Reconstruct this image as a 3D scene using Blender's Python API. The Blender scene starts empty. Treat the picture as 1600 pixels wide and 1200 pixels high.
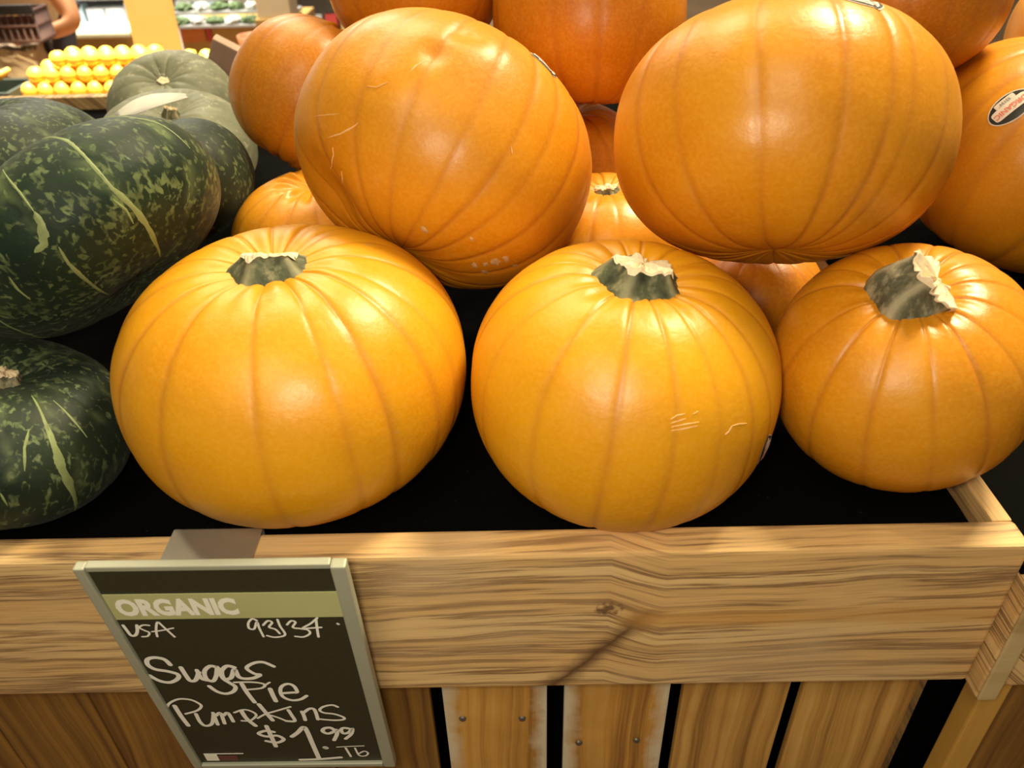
import bpy, bmesh, math, random
import numpy as np
from mathutils import Vector, Matrix
from mathutils.bvhtree import BVHTree

S = bpy.context.scene
COL = S.collection
PI = math.pi

# ------------------------------------------------------------------ camera
R = Matrix(((0.99973394, -0.0199415, -0.01159266),
            (-0.00197273, -0.57465771, 0.81839149),
            (-0.02297817, -0.81815087, -0.57454415)))   # rows: world axes in (right, down, forward)
CAM = Vector((0.00682683, -0.29908451, 1.44264818))
cd = bpy.data.cameras.new('camera')
cam = bpy.data.objects.new('camera', cd)
COL.objects.link(cam)
right, down, fwd = (Vector((R[0][i], R[1][i], R[2][i])) for i in range(3))
m = Matrix((right, -down, -fwd)).transposed().to_4x4()
m.translation = CAM
cam.matrix_world = m
cd.sensor_width = 36
cd.lens = 1250 * 36 / 1600
cd.clip_start = .01
cd.dof.use_dof = True
cd.dof.focus_distance = .52
cd.dof.aperture_fstop = 11
S.camera = cam

# ------------------------------------------------------------------ world, lamps, exposure
w = bpy.data.worlds.new('store_air')
S.world = w
w.use_nodes = True
bg = w.node_tree.nodes['Background']
bg.inputs[0].default_value = (1.0, .80, .55, 1)
bg.inputs[1].default_value = .17


def area(name, loc, target, size, power, col, sy=None, spread=PI):
    l = bpy.data.lights.new(name, 'AREA')
    l.energy = power
    l.color = col
    l.size = size
    l.spread = spread
    if sy:
        l.shape = 'RECTANGLE'
        l.size_y = sy
    o = bpy.data.objects.new(name, l)
    o.location = loc
    o.rotation_euler = (Vector(target) - Vector(loc)).to_track_quat('-Z', 'Y').to_euler()
    COL.objects.link(o)
    return o


def spot(name, loc, target, power, ang, col, size=.06, blend=.5):
    l = bpy.data.lights.new(name, 'SPOT')
    l.energy = power
    l.color = col
    l.spot_size = math.radians(ang)
    l.spot_blend = blend
    l.shadow_soft_size = size
    o = bpy.data.objects.new(name, l)
    o.location = loc
    o.rotation_euler = (Vector(target) - Vector(loc)).to_track_quat('-Z', 'Y').to_euler()
    COL.objects.link(o)
    return o


# the phone's own lamp, just left of and above its lens
area('phone_lamp', CAM - right * .035 - down * .012 - fwd * .01, CAM + fwd * .5 - down * .05, .050, 1.14, (1.0, .88, .67))
area('ceiling_lamp_aisle', (-.5, -1.3, 3.3), (0, .1, 1.2), .8, 17, (1.0, .84, .60))
area('ceiling_lamp_pumpkins', (-.45, 1.5, 3.2), (0, .25, 1.2), .95, 7.5, (1.0, .84, .54), spread=1.6)
area('ceiling_lamp_right', (1.0, 1.0, 3.1), (.35, .25, 1.2), .55, 22, (1.0, .84, .54), spread=1.6)
spot('ceiling_spot_squash', (-1.2, .9, 3.3), (-.35, .45, 1.2), 26, 42, (1.0, .86, .60), .10)
spot('ceiling_spot_oranges', (-1.3, 2.3, 3.3), (-1.40, 2.6, .8), 2300, 40, (1.0, .88, .55), .08)
area('fill_back', (-1.4, 4.0, 3.3), (-1.4, 4.8, .5), 1.0, 110, (1.0, .90, .72))  # added fill, brightens the cream column and the produce shelf
area('ceiling_lamp_coolers', (-2.4, 4.6, 3.3), (-2.6, 5.6, .5), 1.2, 260, (1.0, .95, .85))

S.view_settings.view_transform = 'Standard'
S.view_settings.look = 'None'
S.view_settings.gamma = 1
S.view_settings.use_curve_mapping = False
S.view_settings.exposure = .16

# ------------------------------------------------------------------ node helpers


class NT:
    def __init__(s, name):
        s.m = bpy.data.materials.new(name)
        s.m.use_nodes = True
        s.t = s.m.node_tree
        s.b = s.t.nodes['Principled BSDF']

    def n(s, kind, **kw):
        x = s.t.nodes.new(kind)
        for k, v in kw.items():
            if isinstance(k, str) and hasattr(x, k):
                setattr(x, k, v)
        return x

    def l(s, a, b):
        s.t.links.new(a, b)

    def coord(s, scale=(1, 1, 1), rnd=False, attr=None):
        c = s.n('ShaderNodeTexCoord').outputs['Object']
        if rnd:
            oi = s.n('ShaderNodeObjectInfo')
            mu = s.n('ShaderNodeMath', operation='MULTIPLY')
            mu.inputs[1].default_value = 7.3
            s.l(oi.outputs['Random'], mu.inputs[0])
            ad = s.n('ShaderNodeVectorMath', operation='ADD')
            s.l(c, ad.inputs[0])
            s.l(mu.outputs[0], ad.inputs[1])
            c = ad.outputs[0]
        mp = s.n('ShaderNodeMapping')
        mp.inputs['Scale'].default_value = scale
        s.l(c, mp.inputs['Vector'])
        return mp.outputs[0]

    def noise(s, vec, scale, detail=3, rough=.55, dist=0):
        x = s.n('ShaderNodeTexNoise')
        x.inputs['Scale'].default_value = scale
        x.inputs['Detail'].default_value = detail
        x.inputs['Roughness'].default_value = rough
        x.inputs['Distortion'].default_value = dist
        s.l(vec, x.inputs['Vector'])
        return x.outputs['Fac']

    def ramp(s, fac, stops):
        x = s.n('ShaderNodeValToRGB')
        e = x.color_ramp.elements
        while len(e) < len(stops):
            e.new(.5)
        for i, (p, c) in enumerate(stops):
            e[i].position = p
            if isinstance(c, (int, float)):
                c = (c, c, c)
            e[i].color = (*c, 1)
        s.l(fac, x.inputs[0])
        return x.outputs[0]

    def mix(s, fac, a, b, blend='MIX'):
        x = s.n('ShaderNodeMix', data_type='RGBA', blend_type=blend)
        for v, i in ((fac, 0), (a, 6), (b, 7)):
            if isinstance(v, (int, float)):
                x.inputs[i].default_value = v
            elif isinstance(v, tuple):
                x.inputs[i].default_value = (*v, 1)
            else:
                s.l(v, x.inputs[i])
        return x.outputs[2]

    def math(s, op, a, b=None, c=None):
        x = s.n('ShaderNodeMath', operation=op)
        for i, v in enumerate((a, b, c)):
            if v is None:
                continue
            if isinstance(v, (int, float)):
                x.inputs[i].default_value = v
            else:
                s.l(v, x.inputs[i])
        return x.outputs[0]

    def bump(s, h, strength, dist):
        x = s.n('ShaderNodeBump')
        x.inputs['Strength'].default_value = strength
        x.inputs['Distance'].default_value = dist
        s.l(h, x.inputs['Height'])
        s.l(x.outputs[0], s.b.inputs['Normal'])

    def col(s, v):
        if isinstance(v, tuple):
            s.b.inputs['Base Color'].default_value = (*v, 1)
        else:
            s.l(v, s.b.inputs['Base Color'])

    def rough(s, v):
        if isinstance(v, (int, float)):
            s.b.inputs['Roughness'].default_value = v
        else:
            s.l(v, s.b.inputs['Roughness'])


def plain(name, col, rough=.6, metal=0, var=.12, scale=30, emit=0):
    t = NT(name)
    v = t.coord(rnd=True)
    n = t.noise(v, scale, 3)
    t.col(t.mix(n, tuple(c * (1 - var) for c in col), tuple(min(1, c * (1 + var)) for c in col)))
    t.rough(rough)
    t.b.inputs['Metallic'].default_value = metal
    if emit:
        t.b.inputs['Emission Color'].default_value = (*col, 1)
        t.b.inputs['Emission Strength'].default_value = emit
    return t.m


# rind of the pumpkins: waxy orange, faint blotches, thin brownish seams
def pumpkin_mat(name, c1, c2, c3, seam=.55):
    t = NT(name)
    v = t.coord(rnd=True)
    a = t.noise(v, 14, 4, .6)
    c = t.ramp(a, [(.3, c1), (.5, c2), (.72, c3)])
    f = t.noise(v, 420, 2, .6)
    c = t.mix(t.ramp(f, [(.42, 0.0), (.62, .16)]), c, (.82, .44, .06))
    at = t.n('ShaderNodeAttribute', attribute_name='seam')
    c = t.mix(t.math('MULTIPLY', at.outputs['Fac'], seam), c, (.40, .125, .02))
    # small corky flecks
    p = t.noise(v, 95, 2, .7)
    pl = t.noise(v, 9, 2)
    k = t.math('MULTIPLY', t.ramp(p, [(.70, 0.0), (.76, 1.0)]), t.ramp(pl, [(.55, 0.0), (.65, .7)]))
    c = t.mix(k, c, (.55, .36, .16))
    t.col(c)
    t.rough(t.ramp(t.noise(v, 25, 3), [(.3, .33), (.7, .46)]))
    t.b.inputs['Specular IOR Level'].default_value = .5
    t.bump(t.noise(v, 45, 5, .65), .30, .0022)
    return t.m


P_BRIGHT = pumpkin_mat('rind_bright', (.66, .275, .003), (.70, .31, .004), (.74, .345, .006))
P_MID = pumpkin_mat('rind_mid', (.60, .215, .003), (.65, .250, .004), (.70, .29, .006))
P_DIM = pumpkin_mat('rind_dim', (.49, .152, .002), (.54, .180, .002), (.59, .212, .004))  # deeper copy of the rind, weaker light towards the back put into colour
CORK = plain('corky_scar', (.80, .48, .20), .7)
CRUST = plain('corky_crust', (.62, .40, .18), .85, var=.35, scale=300)


def stem_mat(name, dark, mid, pale):
    t = NT(name)
    v = t.coord((1, 1, .35), rnd=True)
    n = t.noise(v, 130, 4, .65)
    c = t.ramp(n, [(.3, dark), (.5, mid), (.68, pale)])
    at = t.n('ShaderNodeAttribute', attribute_name='seam')
    c = t.mix(t.math('MULTIPLY', at.outputs['Fac'], .75), c, tuple(x * 1.25 for x in pale))
    t.col(c)
    t.rough(.75)
    t.bump(t.noise(v, 240, 4), .5, .001)
    return t.m


STEM = stem_mat('stem_green', (.018, .024, .010), (.065, .08, .038), (.26, .25, .14))
STEM_TAN = stem_mat('stem_grey', (.030, .034, .018), (.11, .11, .062), (.40, .36, .23))
CUT = plain('stem_cut', (.84, .68, .46), .85, var=.25, scale=400)


def kabocha_mat(name, base, base2, speck, amt, yellow=None):
    t = NT(name)
    v = t.coord(rnd=True)
    n = t.noise(v, 26, 3)
    c = t.ramp(n, [(.35, base), (.65, base2)])
    vo = t.n('ShaderNodeTexNoise')
    mp = t.n('ShaderNodeMapping')
    mp.inputs['Scale'].default_value = (1, 1, .62)
    t.l(v, mp.inputs['Vector'])
    vo.inputs['Scale'].default_value = 250
    vo.inputs['Detail'].default_value = 3.5
    vo.inputs['Distortion'].default_value = .5
    t.l(mp.outputs[0], vo.inputs['Vector'])
    big = t.noise(v, 30, 2)
    th = t.math('ADD', vo.outputs['Fac'], t.math('MULTIPLY', t.math('SUBTRACT', big, .5), .35))
    k = t.ramp(th, [(.56 - amt, 0.0), (.66 - amt, .85)])
    vary = t.noise(v, 60, 2)
    sc = t.mix(t.ramp(vary, [(.4, 0.0), (.6, 1.0)]), speck, tuple(x * .45 for x in speck))
    dust = t.ramp(t.noise(v, 11, 3), [(.45, 0.0), (.7, .07)])
    c = t.mix(dust, c, (.20, .20, .12))
    c = t.mix(k, c, sc)
    at = t.n('ShaderNodeAttribute', attribute_name='seam')
    st = t.math('MULTIPLY', at.outputs['Fac'], t.ramp(t.noise(v, 45, 2), [(.48, 0.0), (.6, .55)]))
    c = t.mix(st, c, tuple(min(1, x * 1.15) for x in speck))
    if yellow:
        tc = t.n('ShaderNodeTexCoord')
        dd = t.n('ShaderNodeVectorMath', operation='DISTANCE')
        t.l(tc.outputs['Object'], dd.inputs[0])
        dd.inputs[1].default_value = yellow
        y = t.math('ADD', dd.outputs['Value'], t.math('MULTIPLY', t.noise(v, 80, 3), .03))
        c = t.mix(t.ramp(y, [(.018, .75), (.044, 0.0)]), c, t.mix(t.ramp(vo.outputs['Fac'], [(.45, 0.0), (.6, 1.0)]), (.05, .06, .012), (.26, .22, .04)))
    t.col(c)
    t.rough(.56)
    t.b.inputs['Specular IOR Level'].default_value = .30
    t.b.inputs['Sheen Weight'].default_value = .06
    t.b.inputs['Sheen Tint'].default_value = (.9, .9, .75, 1)
    t.bump(t.noise(v, 140, 4), .25, .0015)
    return t.m


K_DARK = kabocha_mat('squash_dark', (.0035, .016, .008), (.007, .026, .011), (.16, .22, .085), .022, yellow=(.060, .030, -.026))
K_DARK2 = kabocha_mat('squash_dark_low', (.0035, .014, .008), (.007, .022, .010), (.16, .21, .09), .02)
K_LIT = kabocha_mat('squash_lit', (.14, .15, .095), (.23, .24, .16), (.40, .40, .28), .0)  # paler copy of the squash rind: light on the far ones put into colour
PALE = plain('squash_streak', (.24, .30, .12), .55, var=.3, scale=200)


# wood: grain runs along the chosen axis
def wood(name, ramp_stops, along='X', freq=26, knot=False, rough=.62, stain=None, streak=None):
    t = NT(name)
    tc = t.coord(rnd=not knot)
    sep = t.n('ShaderNodeSeparateXYZ')
    t.l(tc, sep.inputs[0])
    X, Y, Z = sep.outputs
    L, W = (X, t.math('ADD', Z, t.math('MULTIPLY', Y, .9))) if along == 'X' else ((Z, X) if along == 'Z' else (Y, t.math('ADD', X, Z)))
    cx = t.n('ShaderNodeCombineXYZ')
    t.l(t.math('MULTIPLY', L, 2.2), cx.inputs[0])
    t.l(t.math('MULTIPLY', W, 5), cx.inputs[1])
    warp = t.noise(cx.outputs[0], 1.6, 3, .5)
    wv = t.math('MULTIPLY', t.math('SUBTRACT', warp, .5), .030)
    if knot:     # the grain sweeps up into a knot and breaks off along a dark check
        KX, KZ = knot
        dx = t.math('SUBTRACT', X, KX)
        g = t.math('EXPONENT', t.math('MULTIPLY', t.math('POWER', t.math('ABSOLUTE', t.math('DIVIDE', dx, .085)), 1.6), -1))
        side = t.ramp(dx, [(0.0, 1.0), (.03, 0.0)])
        up = t.math('MULTIPLY', g, t.math('ADD', t.math('MULTIPLY', side, -.013), .003))
        wv = t.math('ADD', wv, up)
    w2 = t.math('ADD', W, wv)
    c2 = t.n('ShaderNodeCombineXYZ')
    t.l(t.math('MULTIPLY', L, .30), c2.inputs[0])
    t.l(t.math('MULTIPLY', w2, freq), c2.inputs[1])
    grain = t.noise(c2.outputs[0], 4.0, 4, .6)
    c3 = t.n('ShaderNodeCombineXYZ')
    t.l(t.math('MULTIPLY', L, 4), c3.inputs[0])
    t.l(t.math('MULTIPLY', w2, 160), c3.inputs[1])
    fine = t.noise(c3.outputs[0], 5, 3, .6)
    gg = t.math('ADD', t.math('MULTIPLY', grain, .86), t.math('MULTIPLY', fine, .14))
    c = t.ramp(gg, ramp_stops)
    blot = t.noise(tc, 11, 3)
    c = t.mix(t.ramp(blot, [(.45, 0.0), (.75, .55)]), c, stain or (.36, .17, .035))
    if streak:   # weathered pale edges
        own = t.n('ShaderNodeSeparateXYZ')
        t.l(t.n('ShaderNodeTexCoord').outputs['Object'], own.inputs[0])
        ed = t.math('ADD', t.math('ABSOLUTE', t.math('DIVIDE', own.outputs[0], streak[1])), t.math('MULTIPLY', t.math('SUBTRACT', t.noise(tc, 60, 4), .5), .5))
        c = t.mix(t.ramp(ed, [(.62, 0.0), (.90, .85)]), c, streak[0])
    if knot:
        kk = t.n('ShaderNodeCombineXYZ')
        t.l(t.math('DIVIDE', dx, .018), kk.inputs[0])
        t.l(t.math('DIVIDE', t.math('SUBTRACT', Z, KZ), .0120), kk.inputs[1])
        ln = t.n('ShaderNodeVectorMath', operation='LENGTH')
        t.l(kk.outputs[0], ln.inputs[0])
        kd = t.math('ADD', ln.outputs['Value'], t.math('MULTIPLY', t.noise(tc, 220, 3), 1.1))
        c = t.mix(t.ramp(kd, [(.75, .85), (1.6, 0.0)]), c, (.09, .04, .02))
        # check running from the knot down and to the left
        ln2 = t.math('SUBTRACT', t.math('SUBTRACT', dx, .0270), t.math('MULTIPLY', t.math('SUBTRACT', Z, KZ), .81))
        ln2 = t.math('ADD', ln2, t.math('MULTIPLY', t.math('SUBTRACT', t.noise(tc, 70, 3), .5), .012))
        below = t.ramp(t.math('SUBTRACT', KZ, Z), [(.0, 0.0), (.006, 1.0)])
        wd = t.ramp(t.math('ABSOLUTE', ln2), [(.0, .95), (.0045, .60), (.013, 0.0)])
        c = t.mix(t.math('MULTIPLY', wd, below), c, (.11, .05, .02))
        # warm strip of heartwood right of the knot
        hs = t.math('ADD', t.math('ABSOLUTE', t.math('SUBTRACT', Z, KZ - .010)), t.math('MULTIPLY', t.noise(tc, 30, 2), .008))
        hx = t.ramp(dx, [(.0, 0.0), (.02, 1.0)])
        c = t.mix(t.math('MULTIPLY', t.ramp(hs, [(.006, .7), (.014, 0.0)]), hx), c, (.60, .32, .08))
    t.col(c)
    t.rough(rough)
    t.bump(gg, .35, .0015)
    return t.m


TAN = [(.34, (.16, .085, .035)), (.41, (.42, .25, .10)), (.445, (.78, .50, .20)), (.49, (.60, .38, .155)), (.52, (.24, .135, .06)), (.55, (.72, .49, .22)), (.60, (.84, .59, .27)), (.625, (.34, .195, .085)), (.655, (.74, .48, .18))]
W_RIM = wood('wood_rim', TAN, 'X', 9, knot=(.390, .0140), stain=(.64, .47, .26))
W_TAN = wood('wood_tan', TAN, 'Y', 12, stain=(.60, .40, .16))
W_SLAT = wood('wood_slat', [(.36, (.32, .14, .03)), (.5, (.66, .35, .07)), (.64, (.74, .43, .11))], 'Z', 22, streak=((.74, .68, .52), .038, 0))
W_SLAT2 = wood('wood_slat_plain', [(.36, (.26, .12, .03)), (.5, (.56, .31, .075)), (.64, (.72, .44, .13))], 'Z', 22)
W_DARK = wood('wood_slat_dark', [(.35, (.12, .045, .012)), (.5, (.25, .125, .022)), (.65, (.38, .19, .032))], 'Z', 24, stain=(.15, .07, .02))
W_YEL = wood('wood_yellow', [(.3, (.50, .26, .04)), (.6, (.64, .38, .08))], 'Z', 10, stain=(.5, .27, .05))
W_END = wood('wood_end', [(.3, (.36, .24, .09)), (.5, (.58, .45, .22)), (.7, (.66, .52, .28))], 'X', 12)
W_MAUVE = plain('wood_weathered', (.62, .42, .31), .8, var=.2)
METAL = plain('brushed_metal', (.50, .47, .40), .42, metal=.75, var=.08, scale=60)
FRAME = plain('frame_greygreen', (.42, .44, .34), .5, metal=.2, var=.08)
BOARD = plain('chalkboard', (.030, .030, .014), .55, var=.35, scale=500)
BAND = plain('olive_band', (.50, .52, .24), .6, var=.08)
CHALK = plain('chalk_white', (.95, .96, .88), .8, var=.06)
PRINT = plain('print_white', (.97, .98, .86), .7, var=.03)
INKRED = plain('ink_red', (.75, .20, .12), .6)
INKBLK = plain('ink_dark', (.030, .032, .026), .35)
INKGRY = plain('ink_grey', (.25, .27, .24), .5)
LABELW = plain('label_white', (.80, .72, .62), .4, var=.05)
t = NT('liner_black')
v = t.coord()
sp = t.noise(v, 190, 2, .7)
t.col(t.mix(t.ramp(sp, [(.72, 0.0), (.78, .5)]), (.0025, .0025, .0022), (.04, .04, .03)))
t.rough(.9)
t.b.inputs['Specular IOR Level'].default_value = .03
t.bump(t.noise(v, 40, 4), .5, .004)
LINER = t.m
NAIL = plain('nail_head', (.17, .15, .13), .5, metal=.6)
ORANGE = plain('orange_peel', (.95, .52, .07), .45, var=.1, scale=12)
LEMON = plain('lemon_peel', (.82, .74, .10), .45, var=.1)
CARD = plain('card_yellow', (.25, .150, .050), .6, var=.06, scale=4)
WHITE = plain('white_enamel', (.80, .82, .82), .4, var=.03)
WHITEL = plain('lit_shelf_strip', (1.0, 1.0, .95), .4, var=.01, emit=1.6)
GREYM = plain('grey_rail', (.42, .42, .40), .4, var=.05)
BLUEP = plain('pack_blue', (.05, .14, .45), .4)
REDP = plain('pack_red', (.50, .06, .05), .4)
CYANP = plain('pack_pale_blue', (.50, .66, .72), .3)
GREENL = plain('leafy_green', (.10, .16, .06), .6, var=.5, scale=40)
SILVER = plain('pack_silver', (.55, .56, .50), .35, var=.3)
BROWN = plain('brown_wood', (.16, .055, .025), .6)
BLACKP = plain('black_plastic', (.012, .010, .012), .45)
BASKETB = plain('basket_brown', (.06, .018, .012), .6, var=.5, scale=60)
PAPER = plain('kraft_paper', (.50, .36, .22), .8, var=.1, scale=8)
BOXTAN = plain('bin_tan', (.45, .27, .07), .7, var=.1)
CREAM = plain('cream_paint', (.72, .62, .42), .6, var=.04)
SKIN = plain('skin', (.62, .28, .12), .5, var=.08, scale=10)
SHIRT = plain('shirt_beige', (.62, .52, .38), .85, var=.06)
TROUSER = plain('trousers_dark', (.04, .04, .05), .9)
HAIR = plain('hair_brown', (.05, .025, .012), .7)
LEAFM = plain('dried_leaf', (.92, .90, .80), .7, var=.15, scale=80)

# ------------------------------------------------------------------ object helpers


def put(name, V, F, mat, parent=None, loc=(0, 0, 0), smooth=True, rot=None):
    me = bpy.data.meshes.new(name)
    me.from_pydata([tuple(map(float, q)) for q in V], [], F)
    me.update()
    if smooth:
        me.shade_smooth()
    if mat:
        me.materials.append(mat)
    o = bpy.data.objects.new(name, me)
    COL.objects.link(o)
    o.location = loc
    if rot is not None:
        o.rotation_euler = rot
    if parent:
        o.parent = parent
    return o


def empty(name, loc=(0, 0, 0), label=None, cat=None, group=None, rot=None):
    o = bpy.data.objects.new(name, None)
    o.empty_display_size = .02
    o.location = loc
    if rot is not None:
        o.rotation_euler = rot
    COL.objects.link(o)
    tag(o, label, cat, group)
    return o


def tag(o, label=None, cat=None, group=None, kind=None):
    if label:
        o['label'] = label
    if cat:
        o['category'] = cat
    if group:
        o['group'] = group
    if kind:
        o['kind'] = kind
    return o


def box(name, lo, hi, mat, parent=None, bev=.0015, rot=None, base=(0, 0, 0)):
    """a bevelled box between two corners (world coordinates; base = the parent's own location)"""
    lo, hi = Vector(lo), Vector(hi)
    bm = bmesh.new()
    bmesh.ops.create_cube(bm, size=1)
    sz = hi - lo
    bmesh.ops.scale(bm, vec=sz, verts=bm.verts)
    if bev:
        bmesh.ops.bevel(bm, geom=bm.edges[:], offset=min(bev, min(sz) * .4), segments=2, affect='EDGES', profile=.6)
    me = bpy.data.meshes.new(name)
    bm.to_mesh(me)
    bm.free()
    if mat:
        me.materials.append(mat)
    o = bpy.data.objects.new(name, me)
    COL.objects.link(o)
    o.location = (lo + hi) / 2 - Vector(base)
    if rot is not None:
        o.rotation_euler = rot
    if parent:
        o.parent = parent
    return o


def axes(ax):
    ax = Vector(ax).normalized()
    x = Vector((0, 1, 0)).cross(ax).normalized()
    y = ax.cross(x)
    return Matrix((x, y, ax)).transposed()


def grid_faces(nf, nt, cap0=None, cap1=None):
    F = []
    for i in range(nf - 1):
        for j in range(nt):
            k = (j + 1) % nt
            F.append((i * nt + j, i * nt + k, (i + 1) * nt + k, (i + 1) * nt + j))
    return F


def smooth_noise(rng, n, kmax, t):
    s = np.zeros_like(t)
    for k in range(1, kmax + 1):
        s += rng.normal() / k ** .5 * np.cos(k * t + rng.uniform(0, 2 * PI))
    return s / kmax ** .5


def rind_shape(a, b, seams, seed, dt=.16, db=.10, p=.86, q=.90, nt=200, nf=110, depth=.020, wid=.026, wrinkle=.5, lumps=.012, dents=(), lobes=0.):
    rng = np.random.default_rng(seed)
    f = np.linspace(-PI / 2 + .02, PI / 2 - .02, nf)[:, None]
    th = np.linspace(0, 2 * PI, nt, endpoint=False)[None, :]
    # seam wander
    thw = th + .03 * np.sin(2.2 * f + rng.uniform(0, 6)) * np.cos(3 * th + rng.uniform(0, 6))
    G = np.zeros((nf, nt))
    lob = np.zeros((nf, nt))
    ss = sorted(s % (2 * PI) for s in seams)
    for s0 in ss:
        d = (thw - s0 + PI) % (2 * PI) - PI
        am = rng.uniform(.45, 1.)
        fade = 1 - .35 * np.exp(-((f - rng.uniform(-.5, .5)) / .4) ** 2)
        G = np.maximum(G, am * fade * np.exp(-(np.abs(d) / wid) ** 1.3))
        lob += -np.exp(-(d / .13) ** 2) * am
    r0 = a * np.cos(f) ** p + 0 * th
    z = b * np.sign(np.sin(f)) * np.abs(np.sin(f)) ** q + 0 * th
    rr = r0 / a
    near = np.exp(-((rr - .30) / .26) ** 2) * (f > 0)
    disp = -depth * .62 * a * G * (1 + .9 * near) + depth * .15 * a * lob + lobes * a * lob
    disp += a * .0035 * smooth_noise(rng, 1, 26, th) * np.ones_like(f)
    disp += a * lumps * (np.cos(f) * np.cos(th + rng.uniform(0, 6)) * np.sin(1.5 * f + rng.uniform(0, 6)) + .6 * np.cos(2 * th + rng.uniform(0, 6)) * np.cos(f))
    # normal of the profile (outward)
    nr = np.cos(f) + 0 * th
    nz = np.sin(f) + 0 * th
    r = r0 + disp * nr
    z = z + disp * nz
    g = np.exp(-(r0 / (.30 * a)) ** 2)
    z = z - np.where(f > 0, dt * b * g, -db * b * g)
    wr = smooth_noise(rng, 1, 11, th) + .7 * np.cos(len(ss) * th + 1)
    z += wrinkle * .020 * b * wr * np.exp(-((rr - .34) / .14) ** 2) * (f > 0)
    z += wrinkle * .010 * b * wr * np.exp(-((rr - .3) / .2) ** 2) * (f < 0)
    x, y = r * np.cos(th), r * np.sin(th)
    V = np.stack([x, y, z], -1).reshape(-1, 3)
    for dv, dr, dd in dents:
        c = np.array(dv) / np.linalg.norm(dv)
        u = V / np.linalg.norm(V, axis=1)[:, None]
        an = np.arccos(np.clip(u @ c, -1, 1))
        V = V * (1 - dd * np.exp(-(an / dr) ** 2))[:, None]
    return V, G.reshape(-1), nf, nt


def shell(name, V, G, nf, nt, mat, parent):
    n = len(V)
    V = np.vstack([V, V[:nt].mean(0), V[-nt:].mean(0)])
    F = grid_faces(nf, nt)
    for j in range(nt):
        k = (j + 1) % nt
        F.append((n, k, j))
        F.append((n + 1, (nf - 1) * nt + j, (nf - 1) * nt + k))
    o = put(name, V, F, mat, parent)
    at = o.data.attributes.new('seam', 'FLOAT', 'POINT')
    at.data.foreach_set('value', np.append(G, [0, 0]).astype(np.float32))
    return o


def bvh_of(o):
    me = o.data
    return BVHTree.FromPolygons([v.co[:] for v in me.vertices], [p.vertices[:] for p in me.polygons])


def surf(bvh, d):
    """the outermost point of the rind in a direction from its centre"""
    d = Vector(d).normalized()
    h = bvh.ray_cast(d * .6, -d)
    return h[0], h[1]


def ribbon(name, bvh, lines, mat, parent, lift=.0003, taper=True, label=None):
    if len(lines) > 1:
        for ln_ in lines:
            ribbon(name, bvh, [ln_], mat, parent, lift, taper, label)
        return
    V, F = [], []
    for wd, pts in lines:
        P = []
        for a_, b_ in zip(pts[:-1], pts[1:]):
            for k in range(5):
                P.append(Vector(a_).lerp(Vector(b_), k / 5))
        P.append(Vector(pts[-1]))
        Q = [surf(bvh, d) for d in P]
        base = len(V)
        n = len(Q)
        for i, (c, nn) in enumerate(Q):
            tn = (Q[min(i + 1, n - 1)][0] - Q[max(i - 1, 0)][0]).normalized()
            sd = nn.cross(tn).normalized()
            k = (math.sin(PI * (i + .35) / (n - .3)) ** .6 if taper else 1) * (1 + .16 * math.sin(i * 1.1 + wd * 9000))
            for s_ in (-1, -.3, .3, 1):
                V.append(c + nn * lift * (1 if abs(s_) < .5 else -.4) + sd * s_ * wd * .5 * max(.15, k))
        for i in range(n - 1):
            for j in range(3):
                F.append((base + i * 4 + j, base + i * 4 + j + 1, base + i * 4 + 5 + j, base + i * 4 + 4 + j))
    o = put(name, V, F, mat, parent)
    if label:
        o['label'] = label
    return o


def blobs(name, bvh, spots, mat, parent, seed=1, lift=.0004, label=None):
    if len(spots) > 1:
        for k_, sp_ in enumerate(spots):
            blobs(name, bvh, [sp_], mat, parent, seed + k_, lift, label)
        return
    rng = random.Random(seed)
    V, F = [], []
    for d, r in spots:
        c, nn = surf(bvh, d)
        t1 = nn.orthogonal().normalized()
        t2 = nn.cross(t1)
        base = len(V)
        V.append(c + nn * lift * 1.6)
        n = 14
        for i in range(n):
            a_ = 2 * PI * i / n
            rr = r * rng.uniform(.55, 1.25)
            q = c + t1 * rr * math.cos(a_) * 1.4 + t2 * rr * .8 * math.sin(a_)
            h = bvh.ray_cast(q + nn * .03, -nn)
            if h[0] is None:
                h = (q, nn)
            V.append(h[0] + h[1] * lift * .4)
        for i in range(n):
            F.append((base, base + 1 + i, base + 1 + (i + 1) % n))
    o = put(name, V, F, mat, parent)
    if label:
        o['label'] = label
    return o


def text_mesh(body, size, bold=0.0):
    cu = bpy.data.curves.new('tmp', 'FONT')
    cu.body = body
    cu.size = size
    cu.offset = bold
    cu.align_x = 'CENTER'
    cu.align_y = 'CENTER'
    cu.resolution_u = 3
    ob = bpy.data.objects.new('tmp', cu)
    COL.objects.link(ob)
    dg = bpy.context.evaluated_depsgraph_get()
    me = ob.evaluated_get(dg).to_mesh()
    V = [v.co.copy() for v in me.vertices]
    F = [tuple(p.vertices) for p in me.polygons]
    ob.to_mesh_clear()
    bpy.data.objects.remove(ob)
    bpy.data.curves.remove(cu)
    return V, F


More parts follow.
